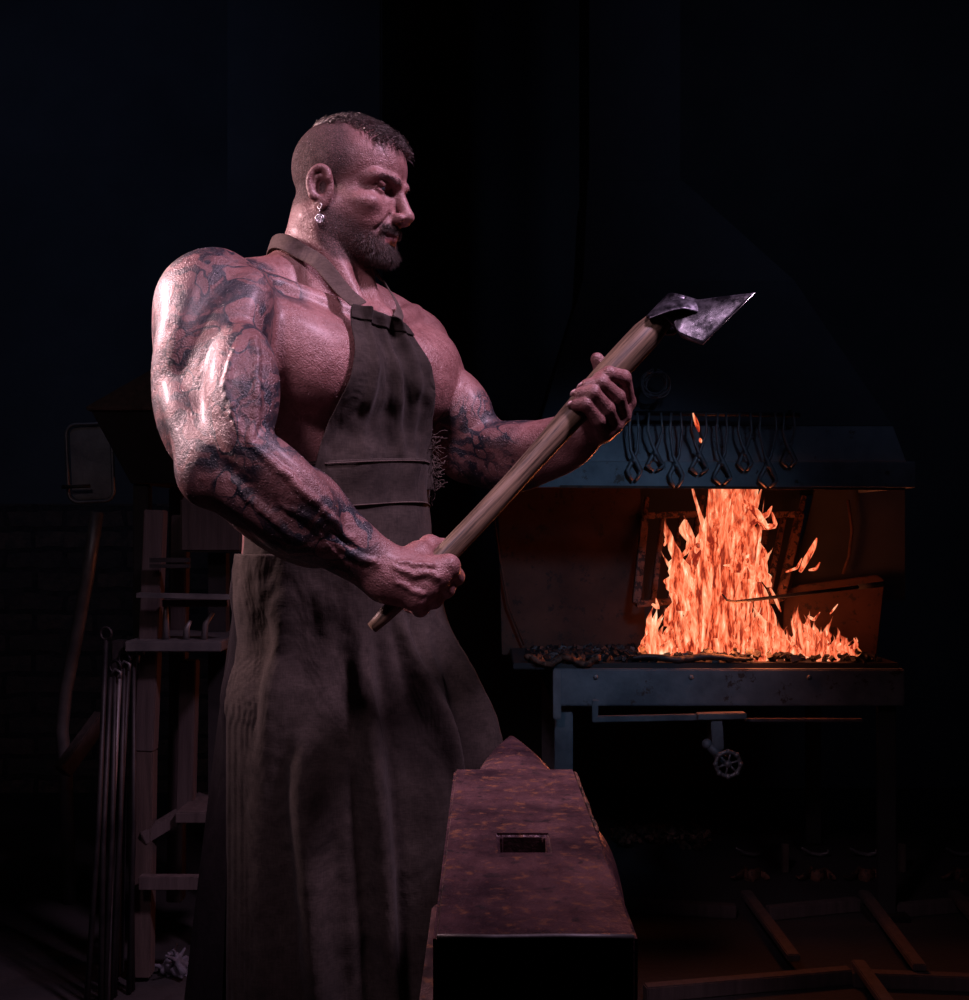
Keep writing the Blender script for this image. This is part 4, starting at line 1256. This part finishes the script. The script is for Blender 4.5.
# back and cheeks of the fire opening
zh = px(0, 487)[2]
YB = YF + .46
bp = MB().prism([at(502, 655, YB), at(497, 478, YB), at(640, 478, YB), at(646, 655, YB)], (0, .012, 0)).build('left_back_plate', M['rust'], forge, bevel=.002)
MB().tube([at(494, 518, YB - .03), at(500, 560, YB - .03), at(508, 605, YB - .03), at(524, 645, YB - .03)], .004, 6).build('plate_edge', M['rust'], bp, True)
MB().prism([at(640, 655, YB + .10), at(636, 470, YB + .10), at(800, 470, YB + .10), at(800, 655, YB + .10)], (0, .012, 0)).build('fire_back', M['soot_and_shade'], forge)
MB().prism([at(788, 600, YB + .02), at(820, 470, YB + .02), at(905, 470, YB + .02), at(905, 600, YB + .02)], (0, .012, 0)).build('right_back_plate', M['soot_and_shade'], forge)
MB().tube([at(848, 500, YB - .03), at(852, 530, YB - .03), at(849, 556, YB - .03), at(843, 574, YB - .03)], .006, 6).build('flue_rod', M['rust'], forge, True)
rp = MB().prism([at(783, 664, YB - .06), at(785, 592, YB - .06), at(800, 585, YB - .06), at(878, 575, YB - .06), at(885, 580, YB - .06), at(876, 664, YB - .06)], (0, .012, 0)).build('right_cheek_plate', M['rust'], forge, bevel=.003)
# grates leaning at the back of the fire
def grate(a, b_, c, d, nb_, nm='grate'):
    """a top-left, b top-right, c bottom-right, d bottom-left"""
    a, b_, c, d = [np.array(q) for q in (a, b_, c, d)]
    mb = MB(); up = (0, 1, 0)
    mb.bar(a, b_, .022, .03, up); mb.bar(d, c, .022, .03, up); mb.bar(a, d, .026, .03, up); mb.bar(b_, c, .026, .03, up)
    for i in range(1, nb_):
        u = i / nb_; mb.bar(a + (b_ - a) * u, d + (c - d) * u, .018, .022, up)
    mb.bar(a, a + (a - d) * .22, .016, .016, up); mb.bar(b_, b_ + (b_ - c) * .22, .016, .016, up)
    return mb.build(nm, M['iron'], forge, bevel=.003)
grate(at(645, 516, YB - .02), at(700, 514, YB), at(686, 600, YB - .10), at(636, 604, YB - .12), 3)
grate(at(752, 516, YB), at(800, 514, YB - .02), at(780, 600, YB - .12), at(742, 602, YB - .10), 3)
# hood: lip, skirt and tapering flue, sheet steel folded round a hollow
def hood_shell(name, rings, mat, parent, th=.012):
    """rings of 4 corners (x0,x1,y0,y1,z) bottom to top, open below"""
    mb = MB(); v = []
    for (a, b_, c, d, z) in rings: v += [(a, c, z), (b_, c, z), (b_, d, z), (a, d, z)]
    f = []
    for i in range(len(rings) - 1):
        for k_ in range(4): f.append((i * 4 + k_, i * 4 + (k_ + 1) % 4, (i + 1) * 4 + (k_ + 1) % 4, (i + 1) * 4 + k_))
    mb.add(v, f); me = bpy.data.meshes.new(name); me.from_pydata(mb.v, [], mb.f)
    o = link(name, me, mat, parent)
    md = o.modifiers.new('thickness', 'SOLIDIFY'); md.thickness = th; md.offset = -1
    md = o.modifiers.new('bevel', 'BEVEL'); md.width = .003; md.segments = 2
    return o
hx0_, hx1_ = px(528, 0)[0], px(912, 0)[0]; zl = px(0, 488)[2]; zs_ = px(0, 462)[2]; z2 = px(0, 425)[2]
m_blue = M['steel_blue']
hood_shell('hood_lip', [(hx0_ - .06, hx1_, YF - .03, YF + .75, zl), (hx0_ - .06, hx1_, YF - .03, YF + .75, zs_)], m_blue, forge)
hood_shell('hood_skirt', [(hx0_, hx1_ - .02, YF - .01, YF + .74, zs_), (hx0_ + .035, hx1_ - .05, YF + .02, YF + .73, z2)], m_blue, forge)
M['hood'] = surf('hood_sheet', (.045, .045, .052), (.075, .075, .085), .7, .2, 5)
hd = hood_shell('hood', [(hx0_ + .035, hx1_ - .05, YF + .02, YF + .74, z2), (px(590, 0)[0], px(818, 0)[0], YF + .26, YF + .72, px(0, 262)[2]), (px(596, 0)[0], px(700, 0)[0], YF + .30, YF + .70, px(0, 150)[2])], M['hood'], forge)
hood_shell('flue', [(px(598, 0)[0], px(698, 0)[0], YF + .31, YF + .69, px(0, 152)[2]), (px(598, 0)[0], px(698, 0)[0], YF + .31, YF + .69, 3.92)], M['hood'], forge)
MB().bar(px(560, 486.5, YF - .035), px(905, 489, YF - .035), .006, .008).build('lip_edge', M['rust'], forge)

# tool rack on the hood: a rail with tongs and hooks
rack = empty('tool_rack', tuple(px(720, 412, YF - .02)), 'thin iron rail across the front of the forge hood', 'rack')
r0, r1 = px(634, 413, YF - .03), px(800, 415, YF - .03)
MB().tube([r0, r1], .007, 8).build('rail', M['steel_dark'], rack, True)
for xx in (650, 790):
    MB().tube([px(xx, 413, YF - .03), px(xx, 411, YF + .07)], .006, 6).build('rail_hanger', M['steel_dark'], rack, True)
def tongs(x, L, spread, kind):
    top = px(x, 414, YF - .045)
    t = empty('tongs', tuple(top), None, 'tongs')
    piv = top - (0, .0, L * .70)
    for s in (1, -1):
        MB().tube([top + (s * (.010 + spread), 0, .004), top + (s * (.014 + spread), 0, -.05), piv + (s * .010, s * .003, .03), piv + (-s * .004, s * .004, 0), piv + (-s * .020, 0, -.03), piv + (-s * (.016 + .01 * kind), 0, -L * .3 * .7), piv + (-s * .004, 0, -L * .3)],
                  [.0035, .0042, .005, .0075, .007, .006, .004], 8).build('arm', M['steel_grey'], t, True)
    MB().ball(piv, .009, 10, 6, (1, 1.3, 1)).build('rivet', M['steel_grey'], t, True)
    return t
tg = [(634, .20, .0, 0, 'tongs with nearly parallel reins at the left end of the rail'), (655, .17, .008, 1, 'short wide-jawed tongs, second from left on the forge rail'),
      (676, .22, .004, 0, 'long tongs, third from left on the forge rail'), (699, .18, .010, 1, 'tongs with spread reins near the middle of the forge rail'),
      (722, .21, .002, 1, 'long narrow tongs right of the middle of the forge rail'), (745, .17, .006, 0, 'short tongs, third from the right end of the forge rail'),
      (768, .22, .012, 1, 'long splayed tongs, second from the right end of the rail'), (789, .16, .004, 0, 'short tongs at the right end of the forge rail')]
for x, L, s_, k_, lb in tg: tag(tongs(x, L, s_, k_), lb, 'tongs', 'tongs hanging above the hearth')
cc = px(654, 386, YF + .0)
mb = MB()
for k_ in range(7):
    mb.ring(cc + (rng.normal(0, .006), -.01 - .003 * k_, rng.normal(0, .006)), .034 + .004 * rng.rand(), .0022, (rng.normal(0, .15), 1, rng.normal(0, .15)), 30, 5)
tag(mb.build('wire_coil', M['steel_grey'], None, True), 'round coil of wire hanging on the hood beside the fist', 'coil of wire')
MB_ = MB().tube([cc + (0, .03, .045), cc + (0, -.03, .042), cc + (0, -.036, .05)], .004, 6).build('coil_hook', M['steel_dark'], forge, True)

# coals and rim on the table
mb = MB()
for k_ in range(900):
    x = rng.uniform(px(530, 0)[0], X1 - .06); y = rng.uniform(YF + .03, YF + .44)
    s_ = rng.uniform(.008, .024); hgt = .012 + .030 * math.exp(-((x - .80) / .3) ** 2) * rng.rand()
    a_ = rng.uniform(0, 6.3); c_, q_ = math.cos(a_), math.sin(a_)
    tilt = np.array(Matrix.Rotation(a_, 3, (rng.rand(), rng.rand(), rng.rand() + .1)))
    mb.box((x, y, zt_ + .014 + hgt * .6), (s_, s_ * rng.uniform(.6, 1), s_ * rng.uniform(.5, .9)), tilt)
tag(mb.build('coals', M['coal']), 'bed of black broken coal spread over the hearth table', 'coal', kind='stuff')
mb = MB()
for k_ in range(220):
    x = rng.normal(.82, .22); y = rng.uniform(YF + .10, YF + .34)
    if not (.5 < x < 1.2): continue
    s_ = rng.uniform(.010, .022); tilt = np.array(Matrix.Rotation(rng.uniform(0, 6), 3, (rng.rand(), rng.rand(), rng.rand() + .1)))
    mb.box((x, y, zt_ + .040), (s_, s_, s_ * .7), tilt)
tag(mb.build('glowing_coals', M['ember']), 'glowing orange embers at the foot of the flames', 'embers', kind='stuff')
# ragged slag crust along the front
mb = MB(); pts = []
for i in range(40):
    t_ = i / 39; x = px(634, 0)[0] + (px(755, 0)[0] - px(634, 0)[0]) * t_
    pts.append((x, YF + .03 + .006 * math.sin(i * .37), zt_ + .030 + .004 * math.sin(i * .31) + rng.uniform(-.001, .001)))
mb.tube(pts, [float(.003 + .010 * math.sin(math.pi * min(1, (i + 1) / 39.5)) ** .5 + rng.uniform(0, .003)) for i in range(40)], 7, flat=.8)
tag(mb.build('slag_bar', M['coal'], None, True), 'dark crusted bar of slag lying along the front of the fire', 'slag')
mb = MB(); pts = []
for i in range(24):
    t_ = i / 23; x = px(526, 0)[0] + (px(600, 0)[0] - px(526, 0)[0]) * t_
    pts.append((x, YF + .01 + .008 * math.sin(i * 1.3), zt_ + .024 + .012 * math.sin(i * .55 + 1) + rng.uniform(-.003, .003)))
mb.tube(pts, .010, 8)
tag(mb.build('scrap_rod', M['iron'], None, True), 'crooked iron scrap on the left corner of the hearth', 'scrap iron')
# poker across the fire
pk = empty('poker', tuple(at(800, 594, YF + .10)), 'thin iron poker reaching from the right into the flames', 'poker')
MB().tube([at(884, 584, YF + .22), at(800, 594, YF + .14), at(735, 602, YF + .06), at(727, 600, YF + .05), at(722, 594, YF + .05)], [.006, .006, .005, .004, .002], 8).build('rod', M['steel_dark'], pk, True)
MB().tube([at(884, 584, YF + .22), at(858, 587, YF + .195)], .009, 8).build('grip', M['soot_and_shade'], pk, True)

# ------------------------------------------------------------------ fire
def flame_mat(name):
    m = bpy.data.materials.new(name); m.use_nodes = True
    nt = NT(m); nt.n.remove(nt.n['Principled BSDF'])
    tc = nt.new('ShaderNodeTexCoord').outputs['Object']
    ht = nt.new('ShaderNodeAttribute', attribute_name='heat').outputs['Fac']
    al = nt.new('ShaderNodeAttribute', attribute_name='body').outputs['Fac']
    v = nt.mapping(tc, (1, .6, .20))
    n1 = nt.noise(v, 19, 4, .65, 2.6); n2 = nt.noise(v, 70, 3, .6, 1.4)
    x = nt.math('ADD', nt.math('MULTIPLY', n1, 1.9), nt.math('MULTIPLY', n2, .9))
    x = nt.math('ADD', x, nt.math('ADD', nt.math('MULTIPLY', ht, .55), -1.08), True)
    col = nt.ramp(x, [(.10, (.22, .016, .008)), (.24, (.78, .10, .035)), (.38, (1.0, .22, .10)), (.58, (1.0, .42, .22)), (.80, (1.0, .80, .55))])
    em = nt.new('ShaderNodeEmission'); nt.link(col, em.inputs[0])
    em.inputs[1].default_value = 1.2
    tr_ = nt.new('ShaderNodeBsdfTransparent'); mx = nt.new('ShaderNodeMixShader')
    a2 = nt.math('ADD', nt.math('MULTIPLY', nt.math('ADD', n1, nt.math('MULTIPLY', n2, .5)), 2.2), nt.math('ADD', nt.math('MULTIPLY', al, 2.4), -2.45), True)
    nt.link(a2, mx.inputs[0]); nt.link(tr_.outputs[0], mx.inputs[1]); nt.link(em.outputs[0], mx.inputs[2])
    nt.link(mx.outputs[0], nt.n['Material Output'].inputs[0])
    return m
M['flame'] = flame_mat('flame')
FZ = zt_ + .02
fire = empty('fire', (.80, YF + .22, FZ), 'tall orange fire burning on the forge hearth under the hood', 'fire')
def tongue(base, tip, w, bend, phase, heat, n=22, m_=8, thick=.35):
    """rounded flame lobe: curved spine, wobbling width, drawn to a point"""
    base = np.array(base); tip = np.array(tip); V_ = []; H_ = []; A_ = []
    d = tip - base; L = np.linalg.norm(d)
    for i in range(n + 1):
        t_ = i / n
        c = base + d * t_ + np.array((math.sin(t_ * 4.2 + phase) * bend * t_, math.cos(t_ * 3.1 + phase) * bend * .4 * t_, 0))
        w_ = w * (math.sin(math.pi * min(1, (t_ * .80 + .20))) ** .8) * (1 + .30 * math.sin(t_ * 13 + phase * 3) + .16 * math.sin(t_ * 31 + phase * 7)) * (1 - t_ ** 3) + .0004
        for k_ in range(m_):
            a_ = 2 * math.pi * k_ / m_
            V_.append(c + np.array((math.cos(a_) * w_, math.sin(a_) * w_ * thick, 0))); H_.append(heat * (1.12 - .95 * min(1, max(0, (c[2] - FZ) / .55)))); A_.append(1 - .62 * t_ ** 1.5)
    F_ = [(i * m_ + k_, i * m_ + (k_ + 1) % m_, (i + 1) * m_ + (k_ + 1) % m_, (i + 1) * m_ + k_) for i in range(n) for k_ in range(m_)]
    return V_, F_, H_, A_
def flame_obj(name, parts):
    V_ = []; F_ = []; H_ = []; A_ = []
    for v, f, h, a in parts:
        n = len(V_); V_ += v; F_ += [tuple(x + n for x in q) for q in f]; H_ += h; A_ += a
    me = np_mesh(name, np.array(V_), np.array(F_)); attr(me, 'heat', H_); attr(me, 'body', A_)
    return link(name, me, M['flame'], fire, True)
def fx(x, y, Y): return at(x, y, Y)
rng = np.random.RandomState(33)
parts = []
# main plume
for k_ in range(95):
    Y = YF + rng.uniform(.10, .34); xb = rng.normal(725, 24); yt = rng.choice([rng.uniform(440, 486), rng.uniform(490, 560)])
    xt = 728 + (xb - 725) * .75 + rng.normal(0, 12)
    if yt < 500: xt = rng.uniform(700, 768)
    yb = rng.uniform(560, 668)
    parts.append(tongue(fx(xb, yb, Y), fx(xt, yt, Y), rng.uniform(.010, .034), rng.uniform(.015, .05), rng.uniform(0, 6), rng.uniform(.5, 1.0)))
flame_obj('flame_plume', parts)
parts = []
for k_ in range(110):
    Y = YF + rng.uniform(.08, .36); xb = rng.uniform(644, 800); 
    hgt = rng.uniform(25, 85) * max(.45, 1.3 - abs(xb - 722) / 90)
    parts.append(tongue(fx(xb, rng.uniform(645, 668), Y), fx(xb + (725 - xb) * .25 + rng.normal(0, 7), 664 - max(hgt, 14), Y), rng.uniform(.008, .020), rng.uniform(.008, .03), rng.uniform(0, 6), rng.uniform(.6, 1.15)))
flame_obj('flame_base', parts)
parts = []
for k_ in range(75):
    Y = YF + rng.uniform(.06, .30); xb = rng.uniform(760, 858); hgt = rng.uniform(18, 62) * (1.0 - .6 * abs(xb - 803) / 50)
    parts.append(tongue(fx(xb, rng.uniform(652, 667), Y), fx(xb + rng.normal(-4, 8), 662 - max(hgt, 10), Y), rng.uniform(.008, .020), rng.uniform(.01, .03), rng.uniform(0, 6), rng.uniform(.4, .95)))
flame_obj('flame_right_lobe', parts)
parts = []
for k_ in range(30):
    Y = YF + rng.uniform(.08, .30); xb = rng.uniform(640, 690); hgt = rng.uniform(16, 60)
    parts.append(tongue(fx(xb, rng.uniform(648, 664), Y), fx(xb + rng.normal(6, 6), 660 - hgt, Y), rng.uniform(.007, .018), rng.uniform(.01, .03), rng.uniform(0, 6), rng.uniform(.4, .95)))
flame_obj('flame_left_lobe', parts)
# curled licks and breakaway flames
licks = [([(745, 530), (757, 520), (768, 514), (772, 506)], 5), ([(742, 500), (756, 512), (765, 527), (776, 526), (772, 512)], 6), ([(800, 572), (806, 560), (813, 548), (817, 538)], 4.5), ([(809, 570), (816, 569), (820, 562)], 3),
         ([(786, 572), (797, 568), (802, 558)], 2.5), ([(652, 604), (658, 608), (656, 598)], 3.5), ([(682, 556), (688, 550), (694, 548)], 4), ([(664, 546), (666, 542), (665, 538)], 1.8), ([(686, 520), (682, 530), (690, 540), (686, 552)], 5),
         ([(845, 662), (850, 652), (857, 645), (854, 638)], 4), ([(808, 616), (814, 620), (820, 612)], 2.5), ([(830, 614), (834, 609), (838, 604)], 1.6), ([(770, 588), (776, 600), (781, 612)], 2.2), ([(693, 413), (697, 424), (699, 432)], 2.2), ([(700, 438), (701, 443)], 1.8)]
for pl, w_ in licks[:-2]:
    Y = YF + rng.uniform(.10, .22); P_ = [fx(a_, b_, Y) for a_, b_ in pl]
    mb = MB(); n_ = 14; pts = []; rs_ = []
    for i in range(n_ + 1):
        t_ = i / n_; pts.append(lerpl(P_, t_)); rs_.append(float(w_ / FPX * Y * math.sin(math.pi * (.12 + .86 * t_)) ** .7 + .0004))
    mb.tube(pts, rs_, 8, flat=.5)
    o = mb.build('flame_lick', M['flame'], fire, True)
    attr(o.data, 'heat', [.55] * len(o.data.vertices)); attr(o.data, 'body', [1.0] * len(o.data.vertices))
for (pl, w_), lb in zip(licks[-2:], ('elongated glowing spark rising in front of the hood', 'small glowing spark just below the elongated one')):
    Y = YF - .10; P_ = [fx(a_, b_, Y) for a_, b_ in pl]; mb = MB()
    mb.tube([lerpl(P_, i / 8) for i in range(9)], [float(w_ / FPX * Y * math.sin(math.pi * (.1 + .8 * i / 8))) for i in range(9)], 6)
    o = mb.build('spark', M['flame'], None, True); tag(o, lb, 'spark', 'sparks above the fire')
    attr(o.data, 'heat', [.5] * len(o.data.vertices)); attr(o.data, 'body', [1.2] * len(o.data.vertices))
pl = bpy.data.lights.new('fire_glow', 'POINT'); pl.energy = 9; pl.color = (1, .22, .07); pl.shadow_soft_size = .10
po = bpy.data.objects.new('fire_glow', pl); C.objects.link(po); po.parent = fire; po.location = (0, -.16, .16)

# ------------------------------------------------------------------ left background: second hood, wall plate, pipe, tool bench
YL = 3.3
def pl_(x, y, Y=YL): return at(x, y, Y)
h2 = empty('smoke_hood', tuple(pl_(180, 480, YL + .3)), 'dark tapered sheet-metal hood on the left behind the tattooed arm', 'hood')
a0 = pl_(85, 407); a1 = pl_(285, 407)
hood_shell('hood_top', [(a0[0], a1[0], YL, YL + .7, a0[2]), (pl_(165, 0)[0], pl_(262, 0)[0], YL + .25, YL + .55, pl_(0, 335)[2]), (pl_(172, 0)[0], pl_(255, 0)[0], YL + .27, YL + .53, pl_(0, 250)[2])], M['timber_dark'], h2)
v = [(a0[0], YL, a0[2]), (a1[0], YL, a0[2]), (a1[0], YL + .7, a0[2]), (a0[0], YL + .7, a0[2])]
lo_z = pl_(0, 482)[2]
hood_shell('hopper', [(pl_(118, 0)[0], pl_(262, 0)[0], YL + .12, YL + .6, lo_z), (a0[0] + .01, a1[0] - .01, YL + .01, YL + .69, a0[2] - .003)], M['soot_and_shade'], h2)
for xx in (pl_(126, 0)[0], pl_(255, 0)[0]):
    for yy in (YL + .16, YL + .55):
        MB().box((xx, yy, lo_z / 2), (.045, .045, lo_z)).build('post', M['soot_and_shade'], h2, bevel=.003)
# wall plate with rounded rim
wp = empty('wall_plate', tuple(at(92, 462, 3.7)), 'grey rounded-corner metal plate with a raised rim, left of the dark hood', 'metal plate')
def rr_poly(cx_, cz_, w_, h_, r, Y, tilt=0, n=6):
    out = []
    for (qx, qz, a0_) in ((w_ / 2 - r, h_ / 2 - r, 0), (-w_ / 2 + r, h_ / 2 - r, 90), (-w_ / 2 + r, -h_ / 2 + r, 180), (w_ / 2 - r, -h_ / 2 + r, 270)):
        for i in range(n):
            a_ = math.radians(a0_ + 90 * i / (n - 1)); x = qx + r * math.cos(a_); z = qz + r * math.sin(a_)
            out.append(np.array((cx_ + x * math.cos(tilt) - z * math.sin(tilt), Y, cz_ + x * math.sin(tilt) + z * math.cos(tilt))))
    return out
wc = at(91, 463, 3.7)
MB().prism(rr_poly(wc[0], wc[2], .13, .235, .025, 3.70, .04), (0, .012, 0)).build('plate', M['steel_grey'], wp, bevel=.002)
op = rr_poly(wc[0], wc[2], .145, .25, .032, 3.69, .04); MB().tube(op + op[:2], .006, 8, caps=False).build('rim', M['steel_grey'], wp, True)
MB().tube([at(62, 487, 3.66), at(90, 486, 3.66)], .006, 8).build('bolt_rod', M['steel_dark'], wp, True)
MB().bar(at(92, 430, 3.71), at(92, 430, 3.71) + (0, 1.55, 0), .03, .03).build('support_arm', M['steel_dark'], wp)
# bent pipe
tag(MB().tube([at(97, 512, 3.6), at(88, 575, 3.62), at(76, 640, 3.64), at(66, 690, 3.66), at(62, 730, 3.66), at(66, 770, 3.66), at(70, 905, 3.70)], .021, 12).build('pipe', M['steel_grey'], None, True),
    'bent grey pipe rising below the rounded metal plate', 'pipe')
tag(MB().bar(at(62, 772, 3.5), at(103, 716, 3.62), .04, .05).build('plank', M['timber'], None, bevel=.003), 'short plank leaning diagonally beside the bent pipe', 'plank')
# tool stand: two posts, three shelves, braces
ts = empty('tool_stand', tuple(pl_(175, 905, 3.15) * np.array((1, 1, 0))), 'timber stand with iron shelves and braces, left of the man', 'tool stand')
YT = 3.05
def s_(x, y, Y=YT): return at(x, y, Y)
def vpost(name, xt, yt, xb, yb, w, Y, mat, parent=ts):
    return MB().bar(s_(xt, yt, Y), s_(xb, yb, Y), w, .05, (0, 1, 0)).build(name, mat, parent, bevel=.003)
vpost('post', 156, 510, 146, 750, .052, YT + .02, M['timber'])
vpost('post', 181, 515, 176, 900, .044, YT + .30, M['timber'])
vpost('leg', 146, 750, 143, 975, .05, YT + .02, M['timber_dark'])
vpost('leg', 120, 640, 116, 975, .03, YT - .02, M['steel_dark'])
vpost('brace', 190, 660, 186, 810, .045, YT + .15, M['timber'])
MB().bar(s_(138, 595, YT - .06), s_(240, 597, YT - .06), .03, .012).build('top_rail', M['steel_grey'], ts)
MB().bar(s_(164, 603, YT - .02), s_(228, 603, YT - .02), .03, .018).build('rail', M['timber'], ts)
MB().box((s_(180, 0)[0], YT + .10, s_(0, 644)[2]), (.25, .34, .028)).build('shelf', M['steel_grey'], ts, bevel=.003)
MB().box((s_(205, 0)[0], YT + .12, s_(0, 818)[2]), (.16, .24, .03)).build('shelf', M['timber'], ts, bevel=.003)
MB().bar(s_(142, 838, YT), s_(180, 815, YT + .05), .03, .035).build('brace', M['timber'], ts, bevel=.002)
MB().bar(s_(140, 882, YT - .04), s_(222, 882, YT - .04), .03, .035).build('rung', M['timber'], ts, bevel=.002)
MB().bar(s_(150, 560, YT - .04), s_(190, 560, YT - .04), .012, .012).build('peg_rail', M['steel_dark'], ts)
MB().bar(s_(150, 566, YT - .04), s_(190, 566, YT - .04), .012, .010).build('peg_rail', M['steel_dark'], ts)
tag(MB().box(s_(219, 525, YT + .22), (.17, .2, .15)).build('steel_box', M['timber'], None, bevel=.006), 'square metal box on a bracket behind the man’s elbow', 'box')
MB().bar(s_(219, 553, YT + .22), s_(219, 553, YT + .22) - (0, 0, 1.10), .05, .05).build('box_post', M['soot_and_shade'], ts)
# long tools leaning against the stand
names = ['iron bar with a looped end leaning leftmost on the stand', 'thin bent iron rod leaning second from left', 'flat-ended iron bar third from left in the bundle', 'pale worn iron bar in the middle of the leaning bundle',
         'hooked iron rod right of the middle of the bundle', 'short iron bar leaning beside the stand post', 'iron rod with a ring end leaning next to the post', 'rightmost thin rod of the leaning bundle']
for k_, lb in enumerate(names):
    xt = 106 + k_ * 4.0 + (k_ * 29 % 7) * .6; yt = 640 + (k_ * 37 % 41); xb = 86 + k_ * 5.5 + (k_ * 53 % 11)
    a_ = s_(xt, yt, YT - .10 + .012 * k_); g_ = s_(xb, 905, YT - .20 + .02 * k_); g_ = np.array((g_[0], g_[1], .004))
    mid = (a_ + g_) / 2 + np.array((.006 * (-1) ** k_, 0, 0))
    t = empty('iron_bar', tuple(g_), lb, 'iron bar', 'bars leaning on the tool stand')
    MB().tube([a_, mid, g_], [.0065, .007, .007], 8).build('shaft', M['steel_grey'] if k_ % 5 == 3 else M['steel_dark'], t, True)
    if k_ % 2 == 0: MB().ring(a_ + (0, 0, .016), .016, .004, (.3, 1, 0), 18, 6).build('loop', M['steel_dark'], t, True)
    else: MB().tube([a_, a_ + (.012, 0, .02), a_ + (.026, 0, .012), a_ + (.024, 0, -.004)], .0045, 8).build('hook', M['steel_grey'], t, True)
# small tools on the stand's shelf
sh = s_(0, 640)[2] + .003
for k_, (x, h_, lb) in enumerate(((166, .10, 'thin upright punch on the stand shelf, nearest the post'), (186, .05, 'stubby chisel standing in the middle of the stand shelf'), (204, .07, 'angled wedge on the right end of the stand shelf'))):
    c_ = s_(x, 640, YT - .02); c_[2] = sh
    o = MB().tube([c_, c_ + (.002 * k_, 0, h_ * .6), c_ + (.012 * k_, 0, h_)], [.010, .008, .005], 8).build('punch', M['steel_grey'], None, True)
    tag(o, lb, 'tool', 'small tools on the shelf')
# crumpled rag on the ground
Q = Field(); cr = s_(178, 966, 3.10); cr[2] = .02
for k_ in range(22):
    Q.cone(cr + rng.normal(0, .028, 3) * (1, 1, .5), cr + rng.normal(0, .034, 3) * (1, 1, .9) + (0, 0, .02), .010, .004, .008)
v_, f_ = Q.mesh(.004); v_[:, 2] = np.maximum(v_[:, 2], .001)
M['rag'] = surf('pale_rag', (.07, .07, .09), (.15, .15, .18), .9, 0, 60)
tag(link('rag', np_mesh('rag', v_, f_), M['rag'], None, True), 'crumpled pale rag on the ground at the foot of the stand', 'rag')

# ------------------------------------------------------------------ right foreground floor: iron frame of rails, hooks
def fl(px_, py_, z=.03):
    """point on the level z"""
    Y = (CAMZ - z) * FPX / (py_ - HY); return np.array(((px_ - 484.5) / FPX * Y, Y, z))
gr = empty('floor_rack', tuple(fl(800, 945, 0)), 'long low rack of two flat rails lying on the ground at right', 'rack')
for a_, b_ in (((630, 905), (736, 911)), ((768, 913), (858, 904)), ((886, 911), (985, 903)), ):
    MB().bar(fl(*a_, .02), fl(*b_, .02), .035, .04).build('rail', M['timber'], gr, bevel=.003)
for a_, b_ in (((645, 993), (850, 975)), ((852, 978), (1010, 984))):
    MB().bar(fl(*a_, .02), fl(*b_, .02), .035, .04).build('rail', M['timber'], gr, bevel=.003)
bars = [((746, 893), (794, 958), 'leftmost slanting flat bar across the floor rack'), ((864, 893), (920, 968), 'middle slanting flat bar across the floor rack'), ((954, 893), (1000, 950), 'slanting flat bar at the right edge of the floor rack'),
        ((858, 963), (892, 1010), 'lower slanting flat bar crossing the near rail')]
for a_, b_, lb in bars:
    tag(MB().bar(fl(*a_, .052), fl(*b_, .052), .035, .02).build('flat_bar', M['timber'], None, bevel=.003), lb, 'bar', 'flat bars lying across the floor rack')
for k_, (x, lb) in enumerate(((750, 'leftmost curved hook on the ground under the forge'), (816, 'second curved hook from left on the ground'), (864, 'third curved hook from left on the ground'), (960, 'curved hook at the far right edge on the ground'))):
    P_ = [fl(x - 14, 848, .045), fl(x - 6, 853, .015), fl(x + 4, 855, .010), fl(x + 12, 853, .014), fl(x + 12, 850, .03)]
    tag(MB().tube(P_, [.004, .007, .008, .007, .004], 8).build('hook', M['steel_grey'], None, True), lb, 'hook', 'curved hooks on the ground')
    sl_ = MB().tube([fl(x - 20 + i * 3.6, 876 + 2 * math.sin(i * 1.3), .012) for i in range(12)], [.006, .016, .024, .028, .03, .03, .03, .028, .025, .02, .014, .006], 8, flat=.4).build('scrap_plate', M['iron'], None, True)
    tag(sl_, ['long flat scrap plate on the ground, leftmost', 'long flat scrap plate on the ground, second from left', 'long flat scrap plate on the ground, third from left', 'long flat scrap plate on the ground at far right'][k_], 'scrap iron', 'scrap plates on the ground')
for x, lb in ((785, 'short upright stake on the ground between the curved hooks'), (902, 'short upright stake on the ground towards the right edge')):
    b_ = fl(x, 872, .0); tag(MB().bar(b_ + (0, 0, .001), b_ + (0, 0, .10), .022, .022).build('stake', M['timber_dark'], None, bevel=.002), lb, 'stake', 'stakes')
# rubble heap behind the anvil
mb = MB()
for k_ in range(260):
    x = rng.uniform(.50, .86); y = rng.normal(4.45, .06); s2 = rng.uniform(.01, .03)
    mb.box((x, y, rng.uniform(.005, .045)), (s2, s2 * .8, s2 * .6), np.array(Matrix.Rotation(rng.uniform(0, 6), 3, (rng.rand(), rng.rand(), rng.rand() + .1))))
tag(mb.build('rubble', M['iron']), 'loose heap of rusty scale and rubble under the hearth', 'rubble', kind='stuff')
